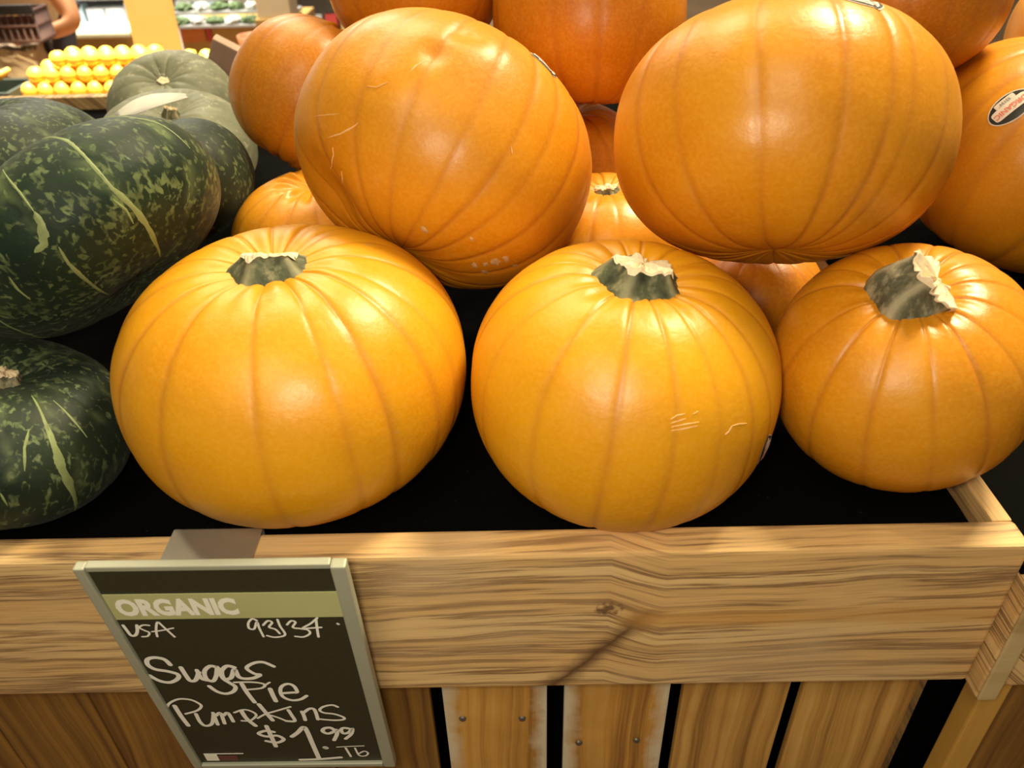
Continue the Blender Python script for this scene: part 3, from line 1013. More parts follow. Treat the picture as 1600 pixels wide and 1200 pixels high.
STROKES=[(1.5,[(7.8,51.7),(8.3,57.3),(8.9,61.5),(11.3,61.4),(13.6,57.5),(15.2,51.8)]),(1.0,[(21.9,52.0),(18.5,51.7),(15.9,54.1),(17.8,56.8),(19.7,58.9),(17.8,62.3),(14.6,62.9)]),(1.1,[(22.9,62.9),(24.3,56.2),(27.3,49.1),(29.2,53.7),(32.3,63.4)]),(0.9,[(21.5,58.0),(27.7,56.8),(34.1,54.8)]),(1.1,[(80.9,48.8),(78.7,47.2),(75.8,51.1),(75.1,56.1),(77.7,56.7),(80.6,50.2),(80.6,56.2),(81.1,64.4)]),(1.1,[(83.3,53.3),(86.7,49.2),(88.7,50.9),(86.2,55.2),(89.1,57.4),(90.6,61.5)]),(1.1,[(92.2,48.1),(92.3,54.5),(93.3,62.8),(87.5,65.1),(83.3,63.4)]),(1.1,[(96.3,53.1),(99.2,49.5),(101.3,50.9),(99.0,55.7),(102.9,57.0),(106.6,58.4),(107.1,61.9),(103.0,65.1),(98.6,64.4)]),(1.1,[(113.8,46.9),(109.4,52.1),(104.2,56.6),(109.2,56.5),(114.4,56.0)]),(1.2,[(112.9,48.1),(111.9,57.0),(111.2,65.3)]),(1.3,[(123.8,52.8),(124.1,53.3)]),(2.3,[(21.4,92.1),(19.7,86.3),(14.6,84.2),(10.0,86.3),(8.6,92.0),(11.4,96.7),(18.0,99.2),(22.6,102.6),(21.3,107.3),(15.6,111.4),(9.9,109.5),(5.8,103.4)]),(2.3,[(26.6,95.1),(27.1,104.5),(28.0,109.9),(31.4,109.0),(35.5,100.5)]),(2.2,[(35.0,98.2),(35.1,107.1),(37.9,109.5)]),(2.2,[(47.0,95.0),(43.6,94.0),(39.1,99.5),(38.0,107.7),(41.1,110.5),(44.7,104.3),(47.6,95.0)]),(2.2,[(47.9,96.2),(47.7,106.8),(50.1,112.2),(52.7,117.2),(50.1,122.7),(45.0,125.1),(40.5,122.5),(37.4,116.2)]),(2.3,[(57.3,95.8),(53.4,94.2),(49.0,99.7),(48.3,108.0),(52.6,107.1),(56.8,97.8),(57.3,105.8),(60.2,108.3),(65.6,107.8),(70.1,104.7)]),(2.0,[(70.3,103.8),(67.1,102.7),(64.2,96.6),(69.3,91.5),(75.1,90.6),(80.2,95.3)]),(2.3,[(57.2,114.2),(58.0,124.2),(59.9,135.9)]),(1.4,[(53.2,112.3),(62.7,112.2),(68.7,113.6),(70.7,116.0),(67.4,119.4),(59.5,120.7)]),(1.2,[(70.0,116.4),(74.0,112.8)]),(2.4,[(72.7,120.2),(72.8,127.7),(73.1,134.7)]),(1.9,[(78.8,125.4),(85.2,124.7),(88.1,124.1),(87.4,117.1),(84.1,114.7),(79.8,118.1),(78.0,125.1),(79.1,130.7),(83.4,133.9),(88.6,132.8),(92.9,128.8)]),(2.4,[(10.1,139.0),(10.4,151.6),(11.5,164.0)]),(1.5,[(4.0,142.8),(7.8,135.9),(15.0,130.9),(21.9,131.9),(25.7,136.4),(26.1,140.3),(22.1,145.2),(14.1,149.0)]),(2.0,[(20.4,149.2),(20.2,159.3),(22.2,164.5),(27.0,161.9),(30.9,150.8)]),(2.0,[(31.3,148.1),(30.4,163.1)]),(2.0,[(32.4,151.5),(35.8,148.5),(35.1,161.8)]),(2.0,[(37.0,151.6),(40.4,148.6),(41.1,159.5)]),(2.4,[(49.3,145.9),(50.3,156.0),(53.8,165.3)]),(1.4,[(44.5,148.2),(50.6,144.8),(54.9,146.3),(57.3,151.7),(52.1,158.4),(46.6,158.6)]),(2.3,[(61.9,138.3),(63.8,147.8),(66.1,158.5)]),(1.4,[(80.5,141.8),(71.3,146.4),(63.2,150.5),(57.4,155.5)]),(1.4,[(63.2,150.2),(69.6,154.7),(74.6,159.8)]),(1.9,[(78.4,145.9),(79.2,152.0),(79.7,159.8),(74.4,159.6)]),(2.0,[(86.4,148.0),(86.7,152.6),(86.5,158.8)]),(1.9,[(86.7,150.0),(91.6,144.6),(94.6,145.9),(94.6,158.1)]),(1.5,[(109.5,142.8),(106.4,140.3),(101.0,142.0),(97.8,146.0),(99.7,149.7),(105.8,151.4),(110.9,155.5),(110.5,158.5),(104.5,159.3),(95.1,157.5)]),(2.4,[(60.5,165.9),(60.6,176.6),(60.7,193.5)]),(2.2,[(63.6,173.8),(58.4,172.2),(53.4,175.7),(57.5,179.7),(64.6,178.8),(67.8,184.0),(62.6,188.3),(56.1,185.9)]),(2.6,[(73.9,180.3),(78.6,175.0),(83.6,168.0),(84.9,173.5),(85.3,190.6),(85.9,211.7)]),(2.2,[(73.1,213.1),(86.1,212.5),(100.8,210.3)]),(3.0,[(92.7,196.0),(93.1,196.6)]),(2.2,[(102.5,171.9),(100.3,169.1),(96.5,170.0),(94.9,173.8),(97.7,176.9),(102.1,174.2),(104.3,171.9),(103.2,178.2),(100.2,185.9)]),(2.0,[(112.0,170.4),(108.8,169.6),(106.9,172.3),(107.7,176.9),(111.2,175.6),(114.3,170.4),(112.6,177.7),(107.9,184.2)]),(0.9,[(100.3,195.6),(109.0,194.8),(118.3,194.3)]),(1.3,[(106.0,196.9),(106.8,202.9),(107.6,209.2)]),(1.1,[(112.1,197.1),(113.4,207.6),(117.4,208.4),(119.7,204.7),(117.7,201.7),(113.8,204.9)])]



def catmull(P, n=6):
    if len(P) < 3:
        return P
    Q = [P[0]] + P + [P[-1]]
    out = []
    for i in range(1, len(Q) - 2):
        p0, p1_, p2_, p3_ = Q[i - 1:i + 3]
        for k in range(n):
            s_ = k / n
            out.append(.5 * ((2 * p1_) + (-p0 + p2_) * s_ + (2 * p0 - 5 * p1_ + 4 * p2_ - p3_) * s_ ** 2 + (-p0 + 3 * p1_ - 3 * p2_ + p3_) * s_ ** 3))
    out.append(P[-1])
    return out


WORDS = [('USA', 0, 4), ('93134', 4, 10), ('dot', 10, 11), ('Sugar', 11, 18), ('Pie', 18, 23), ('Pumpkins', 23, 38), ('dollar sign', 38, 40), ('1', 40, 42), ('point', 42, 43), ('99', 43, 45), ('per pound mark', 45, 48)]
for word, s0, s1 in WORDS:
    V, F = [], []
    for si, (wd, pts) in enumerate(STROKES[s0:s1]):
        P = catmull([Vector((x / 1000, -y / 1000)) for x, y in pts])
        h_ = wd * .00062
        z_ = .0008 + .00002 * (si % 5)
        base = len(V)
        for i, q in enumerate(P):
            tn = (P[min(i + 1, len(P) - 1)] - P[max(i - 1, 0)]).normalized()
            sd = Vector((-tn.y, tn.x))
            for s_ in (1, -1):
                w_ = q + sd * h_ * s_
                V.append((w_.x, w_.y, z_))
        for i in range(len(P) - 1):
            F.append((base + 2 * i, base + 2 * i + 1, base + 2 * i + 3, base + 2 * i + 2))
        for q in (P[0], P[-1]):
            b_ = len(V)
            for k in range(10):
                V.append((q.x + h_ * math.cos(k * PI / 5), q.y + h_ * math.sin(k * PI / 5), z_ + .000008))
            F.append(tuple(range(b_, b_ + 10)))
    o = put('handwriting', V, F, CHALK, sg, smooth=False)
    o['label'] = 'white chalk handwriting: ' + word
    o['kind'] = 'stuff'
sbox('logo_patch', .0105, .2045, .0190, .2128, .0006, .0009, PRINT, .0001)
sbox('logo_patch', .0195, .2065, .0320, .2125, .0006, .0009, plain('logo_dark_red', (.16, .05, .04), .6, var=.5, scale=900), .0001)
sbox('logo_line', .0105, .2030, .0370, .2036, .0006, .0009, PRINT, .0001)
# spring clip over the rim
MS = SM.inverted()
sec = [(.0235, ZR - .020), (.0235, ZR + .0006), (.0222, ZR + .0014), (-.0008, ZR + .0014), (-.0020, ZR + .0002), (-.0020, ZR - .0100), (-.0165, ZR - .0110), (-.0178, ZR - .0125), (-.0166, ZR - .030)]
V, F = [], []
for x in (-.1900, -.1400):
    for y, z in sec:
        V.append(MS @ Vector((x, y, z)))
ns = len(sec)
for i in range(ns - 1):
    F.append((i, i + 1, ns + i + 1, ns + i))
o = put('clip', V, F, METAL, sg, smooth=False)
sm = o.modifiers.new('thick', 'SOLIDIFY')
sm.thickness = .0011
o['label'] = 'brushed metal clip bent over the rim board'

# ------------------------------------------------------------------ oranges, lemons, their stand
tb = empty('fruit_stand', (-1.1, 2.95, 0), 'low wooden stand heaped with oranges in the left background', 'table')
BT = (-1.1, 2.95, 0)
box('top_board', (-1.705, 2.50, .675), (-.45, 3.14, .697), W_TAN, tb, bev=.003, base=BT)
box('front_rim', (-1.715, 2.46, .655), (-.43, 2.499, .700), BOXTAN, tb, bev=.003, base=BT)
box('front_panel', (-1.64, 2.56, .12), (-.50, 2.59, .674), BROWN, tb, bev=.003, base=BT)
for x in (-1.695, -.52):
    for y in (2.52, 3.08):
        box('leg', (x, y, 0), (x + .05, y + .05, .674), BROWN, tb, bev=.003, base=BT)


def fruit_mesh(name, mat, r, long=1.0):
    bm = bmesh.new()
    bmesh.ops.create_uvsphere(bm, u_segments=24, v_segments=16, radius=r)
    for vv in bm.verts:
        d = math.hypot(vv.co.x, vv.co.y) / r
        vv.co.z *= long if d < 1 else 1
        if vv.co.z > 0:
            vv.co.z -= r * .10 * math.exp(-(d / .16) ** 2) * (1 if long == 1 else -1.5)
        vv.co.z *= .96
    me = bpy.data.meshes.new(name)
    bm.to_mesh(me)
    bm.free()
    me.materials.append(mat)
    me.shade_smooth()
    return me


ORM = fruit_mesh('orange', ORANGE, .0283)
LEM = fruit_mesh('lemon', LEMON, .027, 1.22)
rf = random.Random(9)


def fruit(name, me, loc, label, cat, group):
    o = bpy.data.objects.new(name, me)
    o.location = loc
    o.rotation_euler = (rf.uniform(-.9, .9), rf.uniform(-.9, .9), rf.uniform(0, 6))
    COL.objects.link(o)
    tag(o, label, cat, group)


D = .0572
ORD = ['leftmost', 'second', 'third', 'fourth', 'fifth', 'sixth', 'seventh', 'eighth', 'ninth', 'tenth', 'eleventh', 'twelfth', 'thirteenth', 'fourteenth']


def nth(k):
    return 'leftmost' if k == 0 else ORD[k] + ' from left'


LAY = ('bottom', 'middle', 'top')
for lay in range(3):
    y0 = 2.533 + lay * D * .2887
    for iy in range(4 - lay):
        c_ = 0
        for ix in range(13):
            x = -1.665 + lay * D * .5 + (ix + (lay == 2)) * D + .006 + (iy % 2) * D * .5
            y = y0 + iy * D * .88
            if x > (-1.07, -1.23, -1.23)[lay]:
                continue
            if lay and abs(y - 2.794) < .040 and -1.42 < x < -1.15:
                continue
            fruit('orange', ORM, (x + rf.uniform(-.0008, .0008), y, .7255 + lay * D * .818),
                  'orange %s in the %s row of the %s layer' % (nth(c_), ('front', 'second', 'third', 'fourth', 'fifth', 'sixth', 'seventh', 'eighth', 'ninth')[iy], LAY[lay]),
                  'orange', 'oranges in %s layer of the pile' % LAY[lay])
            c_ += 1
for k, (x, y, z) in enumerate([(-1.010, 2.93, .7235), (-.945, 2.95, .7235)]):
    fruit('lemon', LEM, (x, y, z), ('left', 'right')[k] + ' of the two yellow lemons under the brown bowl', 'lemon', 'two lemons beside the oranges')
k = 0
for iy in range(3):
    for ix in range(2):
        fruit('lemon', LEM, (-1.160 + ix * .068 + .03 * (iy % 2), 2.58 + .070 * iy, .7770), 'pale lemon, %s, in %s row of cluster right of the yellow card' % (('left one', 'right one')[ix], ('front', 'second', 'back')[iy]), 'lemon', 'pale lemons right of the yellow card')

pc = empty('price_card', (-1.33, 2.80, .78), 'tall yellow price card standing up among the oranges', 'card')
o = box('card', (-1.372, 2.790, .700), (-1.200, 2.794, 1.06), CARD, pc, bev=.0008, base=(-1.33, 2.80, .78), rot=(-.10, 0, 0))
box('holder', (-1.34, 2.780, .698), (-1.23, 2.808, .720), BOXTAN, pc, bev=.001, base=(-1.33, 2.80, .78))

# ------------------------------------------------------------------ coolers and bins behind
fb = empty('display_bin', (-2.35, 4.78, 0), 'tan bin with a pale lid behind the oranges', 'bin')
BB = (-2.35, 4.78, 0)
box('body', (-2.55, 4.50, 0), (-2.166, 4.77, .503), BOXTAN, fb, bev=.01, base=BB)
box('lid', (-2.57, 4.48, .5035), (-2.146, 4.80, .534), plain('lid_pale', (.85, .80, .50), .5), fb, bev=.01, base=BB)

ck = empty('dairy_cooler', (-2.9, 6.3, 0), 'white open cooler with lit shelves at the back left', 'cooler')
BC = (-2.9, 6.3, 0)
box('back_panel', (-4.6, 6.75, 0), (-2.0, 6.85, 1.7), WHITE, ck, bev=.01, base=BC)
box('base', (-4.6, 5.95, 0), (-2.0, 6.75, .27), WHITE, ck, bev=.02, base=BC)
for z in (.44, .78, 1.12):
    box('shelf', (-4.6, 6.15, z), (-2.0, 6.75, z + .025), GREYM, ck, bev=.004, base=BC)
    box('light_strip', (-4.58, 6.13, z + .03), (-2.02, 6.145, z + .10), WHITEL, ck, bev=.002, base=BC)
for x in (-4.6, -2.03):
    box('end_panel', (x, 5.95, .27), (x + .03, 6.75, 1.7), WHITE, ck, bev=.004, base=BC)
i = 0
for z in (.272, .467, .807):
    x, c_ = -3.75, 0
    while x < -2.2:
        wd = rf.uniform(.09, .15)
        hh = rf.uniform(.10, .16)
        o = box('carton', (x, 6.2, z), (x + wd, 6.32, z + hh), (CYANP, WHITE, CYANP, BLUEP)[rf.choice((0, 1, 0, 1, 0, 3 if z > .5 else 1))], bev=.006)
        tag(o, 'small carton %s on the %s cooler shelf' % (ORD[c_] + ' from left' if c_ < 14 else 'near the right end', ('bottom', 'middle', 'upper')[(.272, .467, .807).index(z)]), 'carton', 'cartons in the cooler, shelf %s' % ('low', 'middle', 'high')[(.272, .467, .807).index(z)])
        x += wd + rf.uniform(.008, .03)
        c_ += 1

# tiered green produce shelf
gs = empty('produce_shelf', (-1.7, 4.7, 0), 'tiered shelf of leafy greens and bags behind the lemons', 'shelf')
BG = (-1.7, 4.7, 0)
box('base_cabinet', (-1.93, 4.66, 0), (-1.25, 5.2, .52), BOXTAN, gs, bev=.01, base=BG)
box('front_panel', (-1.92, 4.645, .44), (-1.78, 4.659, .52), plain('orange_sign_panel', (.62, .20, .04), .6), gs, bev=.002, base=BG)
box('front_panel', (-1.77, 4.645, .44), (-1.74, 4.659, .52), REDP, gs, bev=.002, base=BG)
for k, z in enumerate((.520, .575, .630)):
    box('tier', (-1.95, 4.60 + k * .10, z), (-1.23, 4.70 + k * .10, z + .018), GREYM, gs, bev=.004, base=BG)


def clump(seed, w_, h_):
    rng = random.Random(seed)
    bm = bmesh.new()
    bmesh.ops.create_icosphere(bm, subdivisions=3, radius=1)
    for vv in bm.verts:
        k = 1 + rng.uniform(-.22, .22)
        vv.co = Vector((vv.co.x * w_ * k, vv.co.y * .045 * k, max(-.6, vv.co.z) * h_ * k))
    me = bpy.data.meshes.new('greens')
    bm.to_mesh(me)
    bm.free()
    return me


for k, z in enumerate((.538, .593, .648)):
    for j in range(7):
        mt = (GREENL, SILVER, GREENL, SILVER, GREENL)[(j + k * 2) % 5] if k < 2 else (SILVER, BLUEP, SILVER, REDP, BLUEP, SILVER, BLUEP)[j]
        me = clump(k * 10 + j, .048, .024 + .012 * (k == 2))
        me.materials.append(mt)
        o = bpy.data.objects.new('produce_bag', me)
        o.location = (-1.90 + j * .10, 4.648 + k * .10, z + .016 + .007 * (k == 2))
        COL.objects.link(o)
        tag(o, 'produce bag %s on the %s tier of the green shelf' % (nth(j), ('lower', 'middle', 'top')[k]), 'bag', 'bags on the %s tier of the shelf' % ('lower', 'middle', 'top')[k])

# brown bowl on the stand
prof = [(.0, .0), (.030, .0), (.045, .012), (.060, .040), (.066, .072), (.060, .072), (.054, .042), (.038, .016), (.0, .012)]
V, F = [], []
for r_, z_ in prof:
    for j in range(32):
        V.append((r_ * math.cos(j * PI / 16), r_ * math.sin(j * PI / 16), z_))
F = grid_faces(len(prof), 32)
bw = put('bowl', V, F, BROWN, None, (-1.02, 3.075, .6975))
bw.scale = (1, 1, 1.15)
tag(bw, 'dark brown bowl standing behind the two lemons', 'bowl')

pl = empty('display_column', (-1.28, 4.5, 0), 'cream square column behind the leftmost high pumpkin', 'column')
box('shaft', (-1.385, 4.40, .60), (-1.20, 4.58, 1.9), CREAM, pl, bev=.006, base=(-1.28, 4.5, 0))
box('plinth', (-1.40, 4.385, 0), (-1.185, 4.595, .60), BOXTAN, pl, bev=.006, base=(-1.28, 4.5, 0))

rs = empty('packet_shelf', (-1.0, 5.8, 0), 'blurred shelf of red and white packets right of the cream column', 'shelf')
BR_ = (-1.0, 5.8, 0)
for z in (.30, .55):
    box('shelf_board', (-1.50, 5.5, z - .02), (-.55, 5.8, z), GREYM, rs, bev=.003, base=BR_)
box('back_panel', (-1.50, 5.8, 0), (-.55, 5.83, .95), WHITE, rs, bev=.003, base=BR_)
for x in (-1.52, -.55):
    box('end_panel', (x, 5.5, 0), (x + .02, 5.83, .95), GREYM, rs, bev=.003, base=BR_)
for k in range(9):
    for z in (.30, .55):
        o = box('packet', (-1.47 + k * .10, 5.55, z), (-1.39 + k * .10, 5.62, z + .11), (SILVER, REDP, BOXTAN, WHITE)[(k + int(z * 10)) % 4], bev=.006)
        tag(o, 'small packet %s on the %s board of the packet shelf' % (nth(k), 'lower' if z < .4 else 'upper'), 'packet', 'packets on the %s shelf board' % ('lower' if z < .4 else 'upper'))

# ------------------------------------------------------------------ shopping cart, its goods and the shopper
def far(P, k=1.14):
    """the same sight line, farther down the aisle"""
    return CAM + (Vector(P) - CAM) * k


BK = Vector((-2.1, 3.34, 0))
ct = empty('shopping_cart', BK, 'dark shopping cart at the far left edge with shopper behind it', 'cart')


def cbox(name, lo, hi, mt, bev=.004, z0=None, z1=None):
    lo, hi = far(lo), far(hi)
    if z0 is not None:
        lo.z = z0
    if z1 is not None:
        hi.z = z1
    return box(name, lo, hi, mt, ct, bev=bev, base=BK)


wv, wf = [], []


def bar(p, q, r_=.006):
    p, q = far(p), far(q)
    z_ = (q - p).normalized()
    x_ = z_.orthogonal().normalized()
    y_ = z_.cross(x_)
    b_ = len(wv)
    for c_ in (p, q):
        for k in range(6):
            wv.append(c_ + x_ * r_ * math.cos(k * PI / 3) + y_ * r_ * math.sin(k * PI / 3) - BK)
    for k in range(6):
        wf.append((b_ + k, b_ + (k + 1) % 6, b_ + 6 + (k + 1) % 6, b_ + 6 + k))
    wf.append(tuple(b_ + k for k in range(6)))
    wf.append(tuple(b_ + 6 + k for k in range(6)))


X0, X1, Y0, Y1, Z0, Z1 = -2.30, -1.70, 2.78, 2.885, .835, .935
for k in range(25):
    x = X0 + (X1 - X0) * k / 24
    bar((x, Y0, Z0), (x, Y0, Z1), .004)
    bar((x, Y1, Z0), (x, Y1, Z1), .004)
    bar((x, Y0, Z0), (x, Y1, Z0), .004)
for k in range(9):
    y = Y0 + (Y1 - Y0) * k / 8
    bar((X0, y, Z0), (X0, y, Z1), .004)
    bar((X1, y, Z0), (X1, y, Z1), .004)
for z in (Z0, Z0 + .05, Z1):
    bar((X0, Y0, z), (X1, Y0, z), .007)
    bar((X0, Y1, z), (X1, Y1, z), .007)
    bar((X0, Y0, z), (X0, Y1, z), .007)
    bar((X1, Y0, z), (X1, Y1, z), .007)
put('basket', wv, wf, BASKETB, ct)['kind'] = 'stuff'
cbox('basket_rim', (-2.31, 2.765, .925), (-1.69, 2.779, .958), BLACKP)
cbox('basket_liner', (-2.29, 2.79, .842), (-1.71, 2.875, .846), BLACKP, .001)
cbox('basket_side', (-2.29, 2.786, .842), (-1.71, 2.789, .920), BASKETB, .0005)
cbox('crossbar', (-1.83, 2.895, .872), (-1.742, 2.910, .885), BLACKP)
cbox('upright_post', (-1.775, 2.895, .20), (-1.742, 2.922, .885), BLACKP, z0=.115)
cbox('upright_post', (-2.30, 2.895, .20), (-2.27, 2.922, .84), BLACKP, z0=.115)
cbox('lower_tray', (-2.30, 2.76, .64), (-1.742, 2.99, .655), BLACKP)
cbox('lower_tray', (-2.30, 2.76, .18), (-1.742, 2.99, .20), BLACKP, z0=.16, z1=.18)
for x in (-2.27, -1.77):
    for y in (2.80, 2.96):
        c_ = far((x, y, 1))
        bm = bmesh.new()
        bmesh.ops.create_cone(bm, cap_ends=True, segments=20, radius1=.05, radius2=.05, depth=.025)
        bmesh.ops.rotate(bm, matrix=Matrix.Rotation(PI / 2, 3, 'X'), verts=bm.verts)
        me = bpy.data.meshes.new('wheel')
        bm.to_mesh(me)
        bm.free()
        me.materials.append(BLACKP)
        o = bpy.data.objects.new('wheel', me)
        COL.objects.link(o)
        o.parent = ct
        o.location = Vector((c_.x, c_.y, .05)) - BK
        box('caster', (c_.x - .008, c_.y - .02, .10), (c_.x + .008, c_.y + .02, .162), GREYM, ct, bev=.002, base=BK)
zb = far((0, 0, .846)).z + .0288
for k in range(8):
    q = far((-2.25 + k * .068, 2.832, 0))
    fruit('orange', ORM, (q.x, q.y, zb), 'orange %s in the cart basket, lower row' % nth(k), 'orange', 'oranges in the cart basket')
for k in range(7):
    q = far((-2.25 + (k + .5) * .068, 2.832, 0))
    fruit('orange', ORM, (q.x, q.y, zb + .047), 'orange %s in the cart basket, heaped upper row' % nth(k), 'orange', 'oranges heaped on top in the cart')
# paper bag with crumpled sides on the lower tray
bm = bmesh.new()
bmesh.ops.create_cube(bm, size=1)
bmesh.ops.subdivide_edges(bm, edges=bm.edges[:], cuts=7, use_grid_fill=True)
rb = random.Random(3)
for vv in bm.verts:
    vv.co = Vector((vv.co.x * .24 * (1 - .10 * (vv.co.z + .5)) + rb.uniform(-.006, .006), vv.co.y * .18 + rb.uniform(-.006, .006), vv.co.z * .165 + (rb.uniform(-.012, .012) if vv.co.z > .45 else 0)))
me = bpy.data.meshes.new('paper_bag')
bm.to_mesh(me)
bm.free()
me.materials.append(PAPER)
o = bpy.data.objects.new('paper_bag', me)
o.location = far((-1.865, 2.872, .7385))
o.location.z = far((0, 0, .655)).z + .083
o.scale = (1.1, 1.0, 1.0)
COL.objects.link(o)
tag(o, 'beige paper bag under the cart basket at left', 'bag')
# bananas: curved fingers joined at a crown
bn = empty('bananas', (-1.86, 2.70, .70), 'bunch of yellow bananas at the left edge below the cart basket', 'bananas')
BAN = plain('banana_peel', (.66, .44, .10), .5)
for k in range(4):
    V = []
    for i in range(13):
        u_ = i / 12
        an = -.7 + 1.4 * u_
        c_ = Vector((.10 * math.sin(an) * 1.2, .004 * 0 - .022 * (k - 1.5), .10 * (1 - math.cos(an)) * 1.2))
        rr = .016 * (math.sin(PI * min(.97, max(.06, u_))) ** .35)
        for j in range(10):
            V.append(c_ + Vector((-math.sin(an) * rr * math.cos(j * PI / 5), rr * math.sin(j * PI / 5), math.cos(an) * rr * math.cos(j * PI / 5))))
    put('banana', V, grid_faces(13, 10) + [tuple(range(10)), tuple(range(120, 130))], BAN, bn)
bn.location = (-1.845, 2.60, .748)
# dark crate below them
dc = empty('fruit_crate', (-1.75, 2.30, 0), 'dark green crate standing below the bananas at left edge', 'crate')
DG = plain('crate_dark_green', (.018, .028, .024), .6, var=.4, scale=20)
BD = (-1.75, 2.30, 0)
box('crate_base', (-1.99, 2.50, .52), (-1.72, 2.70, .53), DG, dc, bev=.002, base=BD)
for z in (.53, .60, .67):
    for y in (2.50, 2.688):
        box('slat', (-1.99, y, z), (-1.72, y + .012, z + .058), DG, dc, bev=.002, base=BD)
    for x in (-1.99, -1.732):
        box('slat', (x, 2.513, z), (x + .012, 2.687, z + .058), DG, dc, bev=.002, base=BD)
box('stand', (-1.97, 2.52, 0), (-1.73, 2.68, .519), BLACKP, dc, bev=.004, base=BD)


def skinned(name, verts, edges, radii, mat, parent=None, sub=2, root=0):
    me = bpy.data.meshes.new(name)
    me.from_pydata([tuple(q) for q in verts], edges, [])
    o = bpy.data.objects.new(name, me)
    COL.objects.link(o)
    if mat:
        me.materials.append(mat)
    sk = o.modifiers.new('skin', 'SKIN')
    sk.use_smooth_shade = True
    for i, r_ in enumerate(radii):
        rr = r_ if isinstance(r_, tuple) else (r_, r_)
        me.skin_vertices[0].data[i].radius = rr
        me.skin_vertices[0].data[i].use_root = (i == root)
    s_ = o.modifiers.new('sub', 'SUBSURF')
    s_.levels = s_.render_levels = sub
    bpy.context.view_layer.update()
    dg = bpy.context.evaluated_depsgraph_get()
    m2 = bpy.data.meshes.new_from_object(o.evaluated_get(dg))
    o.modifiers.clear()
    o.data = m2
    m2.shade_smooth()
    if mat and not m2.materials:
        m2.materials.append(mat)
    if parent:
        o.parent = parent
    return o


# shopper leaning over the cart, facing the left of the picture; right elbow bent, hand on the crossbar
BP = Vector((-2.38, 4.05, 0))
pe = empty('person', BP, 'shopper in a beige shirt leaning on the cart, bare bent elbow', 'person')
J = {'pelvis': (-2.10, 3.50, .76), 'belly': (-2.06, 3.40, .85), 'chest': (-2.00, 3.25, .98), 'neck': (-2.00, 3.17, 1.10), 'head0': (-2.02, 3.12, 1.17), 'head1': (-2.03, 3.08, 1.27),
     'sr': (-1.80, 3.15, 1.02), 'er': (-1.695, 3.05, .842), 'wr': (-1.795, 2.985, .818), 'sl': (-2.17, 3.20, 1.03), 'el': (-2.28, 3.08, .90), 'wl': (-2.22, 2.97, .93),
     'hr': (-2.01, 3.52, .76), 'kr': (-2.01, 3.40, .43), 'ar': (-2.01, 3.48, .07), 'tr': (-2.01, 3.36, .03),
     'hl': (-2.19, 3.52, .76), 'kl': (-2.19, 3.44, .43), 'al': (-2.19, 3.52, .07), 'tl': (-2.19, 3.40, .03)}
J = {k: far(v_) for k, v_ in J.items()}
for k, z_ in (('hr', .70), ('hl', .70), ('pelvis', .74), ('kr', .39), ('kl', .39), ('ar', .07), ('al', .07), ('tr', .035), ('tl', .035)):
    J[k].z = z_
J.pop('head1')
J['head0'] = J['neck'] + Vector((-.008, -.020, .060))
names = list(J)
E_ = [('pelvis', 'belly'), ('belly', 'chest'), ('chest', 'neck'), ('neck', 'head0'), ('chest', 'sr'), ('sr', 'er'), ('er', 'wr'), ('chest', 'sl'), ('sl', 'el'), ('el', 'wl'),
      ('pelvis', 'hr'), ('hr', 'kr'), ('kr', 'ar'), ('ar', 'tr'), ('pelvis', 'hl'), ('hl', 'kl'), ('kl', 'al'), ('al', 'tl')]
RR = {'pelvis': .12, 'belly': .115, 'chest': .125, 'neck': .052, 'head0': .068, 'head1': .088, 'sr': .055, 'er': .040, 'wr': .027, 'sl': .055, 'el': .040, 'wl': .027,
      'hr': .085, 'kr': .055, 'ar': .038, 'tr': .032, 'hl': .085, 'kl': .055, 'al': .038, 'tl': .032}
RR = {k: v_ * 1.1 for k, v_ in RR.items()}
skinned('body', [Vector(J[k]) - BP for k in names], [(names.index(a_), names.index(b_)) for a_, b_ in E_], [RR[k] for k in names], SKIN, pe)


def jp(*ks):
    return [Vector(J[k]) - BP for k in ks]


sh = jp('pelvis', 'belly', 'chest', 'sr', 'sl', 'neck')
sh[3] = sh[3].lerp(Vector(J['er']) - BP, .35)
sh[4] = sh[4].lerp(Vector(J['el']) - BP, .35)
sh[5] = sh[2].lerp(sh[5], .55)
skinned('shirt', sh, [(0, 1), (1, 2), (2, 3), (2, 4), (2, 5)], [.150, .146, .157, .084, .084, .094], SHIRT, pe)
q = jp('pelvis', 'hr', 'kr', 'ar', 'hl', 'kl', 'al')
q[0] = q[0] + Vector((0, 0, .02))
skinned('trousers', q, [(0, 1), (1, 2), (2, 3), (0, 4), (4, 5), (5, 6)], [.142, .106, .075, .061, .106, .075, .061], TROUSER, pe)
hc = Vector(J['head0']) - BP + Vector((-.004, -.022, .085))     # centre of the head, looking down the aisle to the left


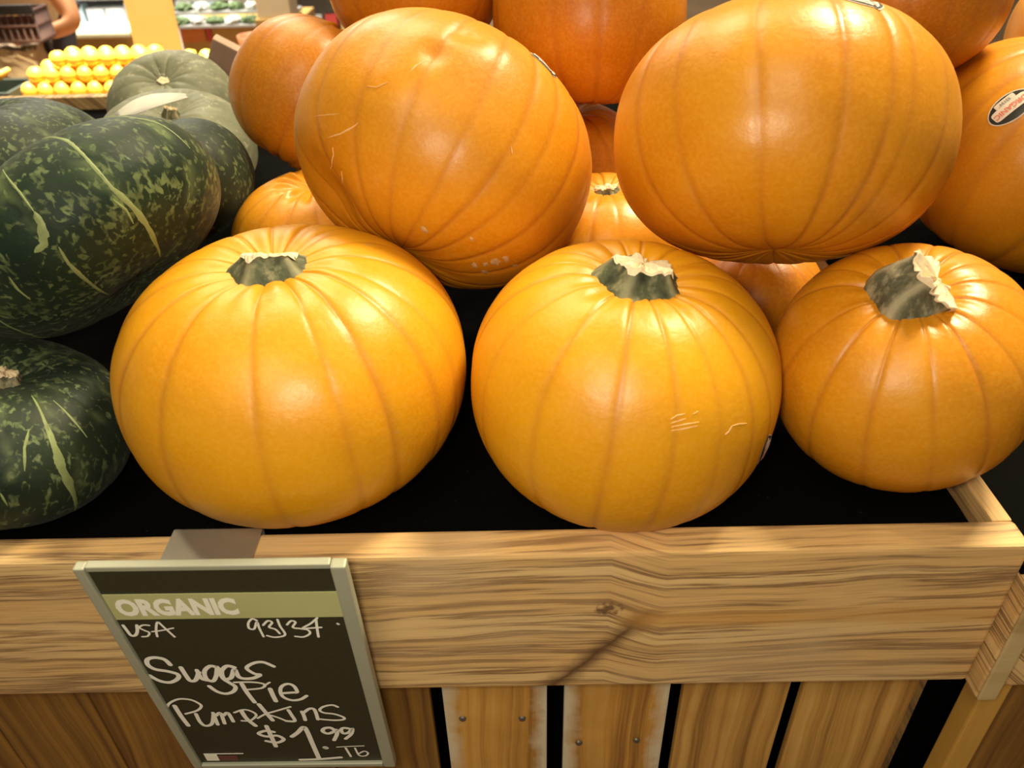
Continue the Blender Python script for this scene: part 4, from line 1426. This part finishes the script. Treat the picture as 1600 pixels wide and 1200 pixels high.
def head_mesh(name, grow, keep, mat):
    bm = bmesh.new()
    bmesh.ops.create_uvsphere(bm, u_segments=40, v_segments=28, radius=1)
    for vv in bm.verts:
        x, y, z = vv.co
        jaw = 1 - .26 * max(0, -z) * (1 if y < .2 else .6)
        q = Vector((x * .076 * jaw, y * .094 * (1 - .10 * max(0, -z)), z * .118))
        if y < 0:
            q.y -= .022 * math.exp(-((x / .15) ** 2 + ((z + .10) / .20) ** 2))          # nose
            q.y += .007 * (math.exp(-(((abs(x) - .38) / .16) ** 2 + ((z - .10) / .12) ** 2)))   # eye sockets
            q.y -= .006 * math.exp(-((x / .30) ** 2 + ((z + .46) / .07) ** 2))         # lips
            q.y -= .008 * math.exp(-((x / .28) ** 2 + ((z + .80) / .16) ** 2))         # chin
        vv.co = q * (1 + grow)
    if keep:
        bmesh.ops.delete(bm, geom=[vv for vv in bm.verts if not keep(vv.co)], context='VERTS')
    bmesh.ops.rotate(bm, matrix=Matrix.Rotation(-.35, 3, 'Z') @ Matrix.Rotation(.25, 3, 'X'), verts=bm.verts)
    me = bpy.data.meshes.new(name)
    bm.to_mesh(me)
    bm.free()
    me.shade_smooth()
    me.materials.append(mat)
    o = bpy.data.objects.new(name, me)
    COL.objects.link(o)
    o.parent = pe
    o.location = hc
    return o


HR = Matrix.Rotation(-.35, 3, 'Z') @ Matrix.Rotation(.25, 3, 'X')
head_mesh('head', 0, None, SKIN)
head_mesh('hair', .09, lambda q: q.z > .050 or (q.y > .012 and q.z > -.055), HAIR)


def ball(name, c_, r_, sc, mat):
    bm = bmesh.new()
    bmesh.ops.create_uvsphere(bm, u_segments=16, v_segments=10, radius=r_)
    bmesh.ops.scale(bm, vec=sc, verts=bm.verts)
    me = bpy.data.meshes.new(name)
    bm.to_mesh(me)
    bm.free()
    me.shade_smooth()
    me.materials.append(mat)
    o = bpy.data.objects.new(name, me)
    COL.objects.link(o)
    o.parent = pe
    o.location = hc + HR @ Vector(c_)
    return o


for sx_ in (-1, 1):
    ball('eye', (sx_ * .029, -.0765, .012), .010, (1, .8, .7), LABELW)
    ball('pupil', (sx_ * .029, -.0835, .012), .0045, (1, .8, 1), INKBLK)
    ball('ear', (sx_ * .077, .006, -.004), .020, (.35, .8, 1.4), SKIN)
ball('mouth', (0, -.0875, -.054), .018, (1, .30, .28), plain('lips', (.45, .14, .09), .5))
# right hand: palm, four fingers curled on the bar and a thumb
for side, wk, dr in (('hand', 'wr', Vector((-.06, -.05, .012))), ('hand', 'wl', Vector((.03, -.10, -.02)))):
    wq = Vector(J[wk]) - BP
    d_ = dr.normalized()
    s_ = d_.cross(Vector((0, 0, 1))).normalized()
    vs, es, rd = [wq, wq + d_ * .035, wq + d_ * .075], [(0, 1), (1, 2)], [.024, (.036, .018), (.040, .016)]
    for k in range(4):
        b_ = wq + d_ * .075 + s_ * (k - 1.5) * .019
        ln_ = (.062, .074, .070, .055)[k]
        i0 = len(vs)
        vs += [b_, b_ + d_ * ln_ * .45 + Vector((0, 0, -.006)), b_ + d_ * ln_ * .75 + Vector((0, 0, -.028)), b_ + d_ * ln_ * .70 + Vector((0, 0, -.048))]
        es += [(2, i0), (i0, i0 + 1), (i0 + 1, i0 + 2), (i0 + 2, i0 + 3)]
        rd += [.010, .0095, .009, .008]
    i0 = len(vs)
    tb_ = wq + d_ * .03 - s_ * .03
    vs += [tb_, tb_ + d_ * .03 - s_ * .018 + Vector((0, 0, -.012)), tb_ + d_ * .055 - s_ * .012 + Vector((0, 0, -.03))]
    es += [(1, i0), (i0, i0 + 1), (i0 + 1, i0 + 2)]
    rd += [.013, .0115, .0095]
    skinned('hand', vs, es, rd, SKIN, pe, 1)
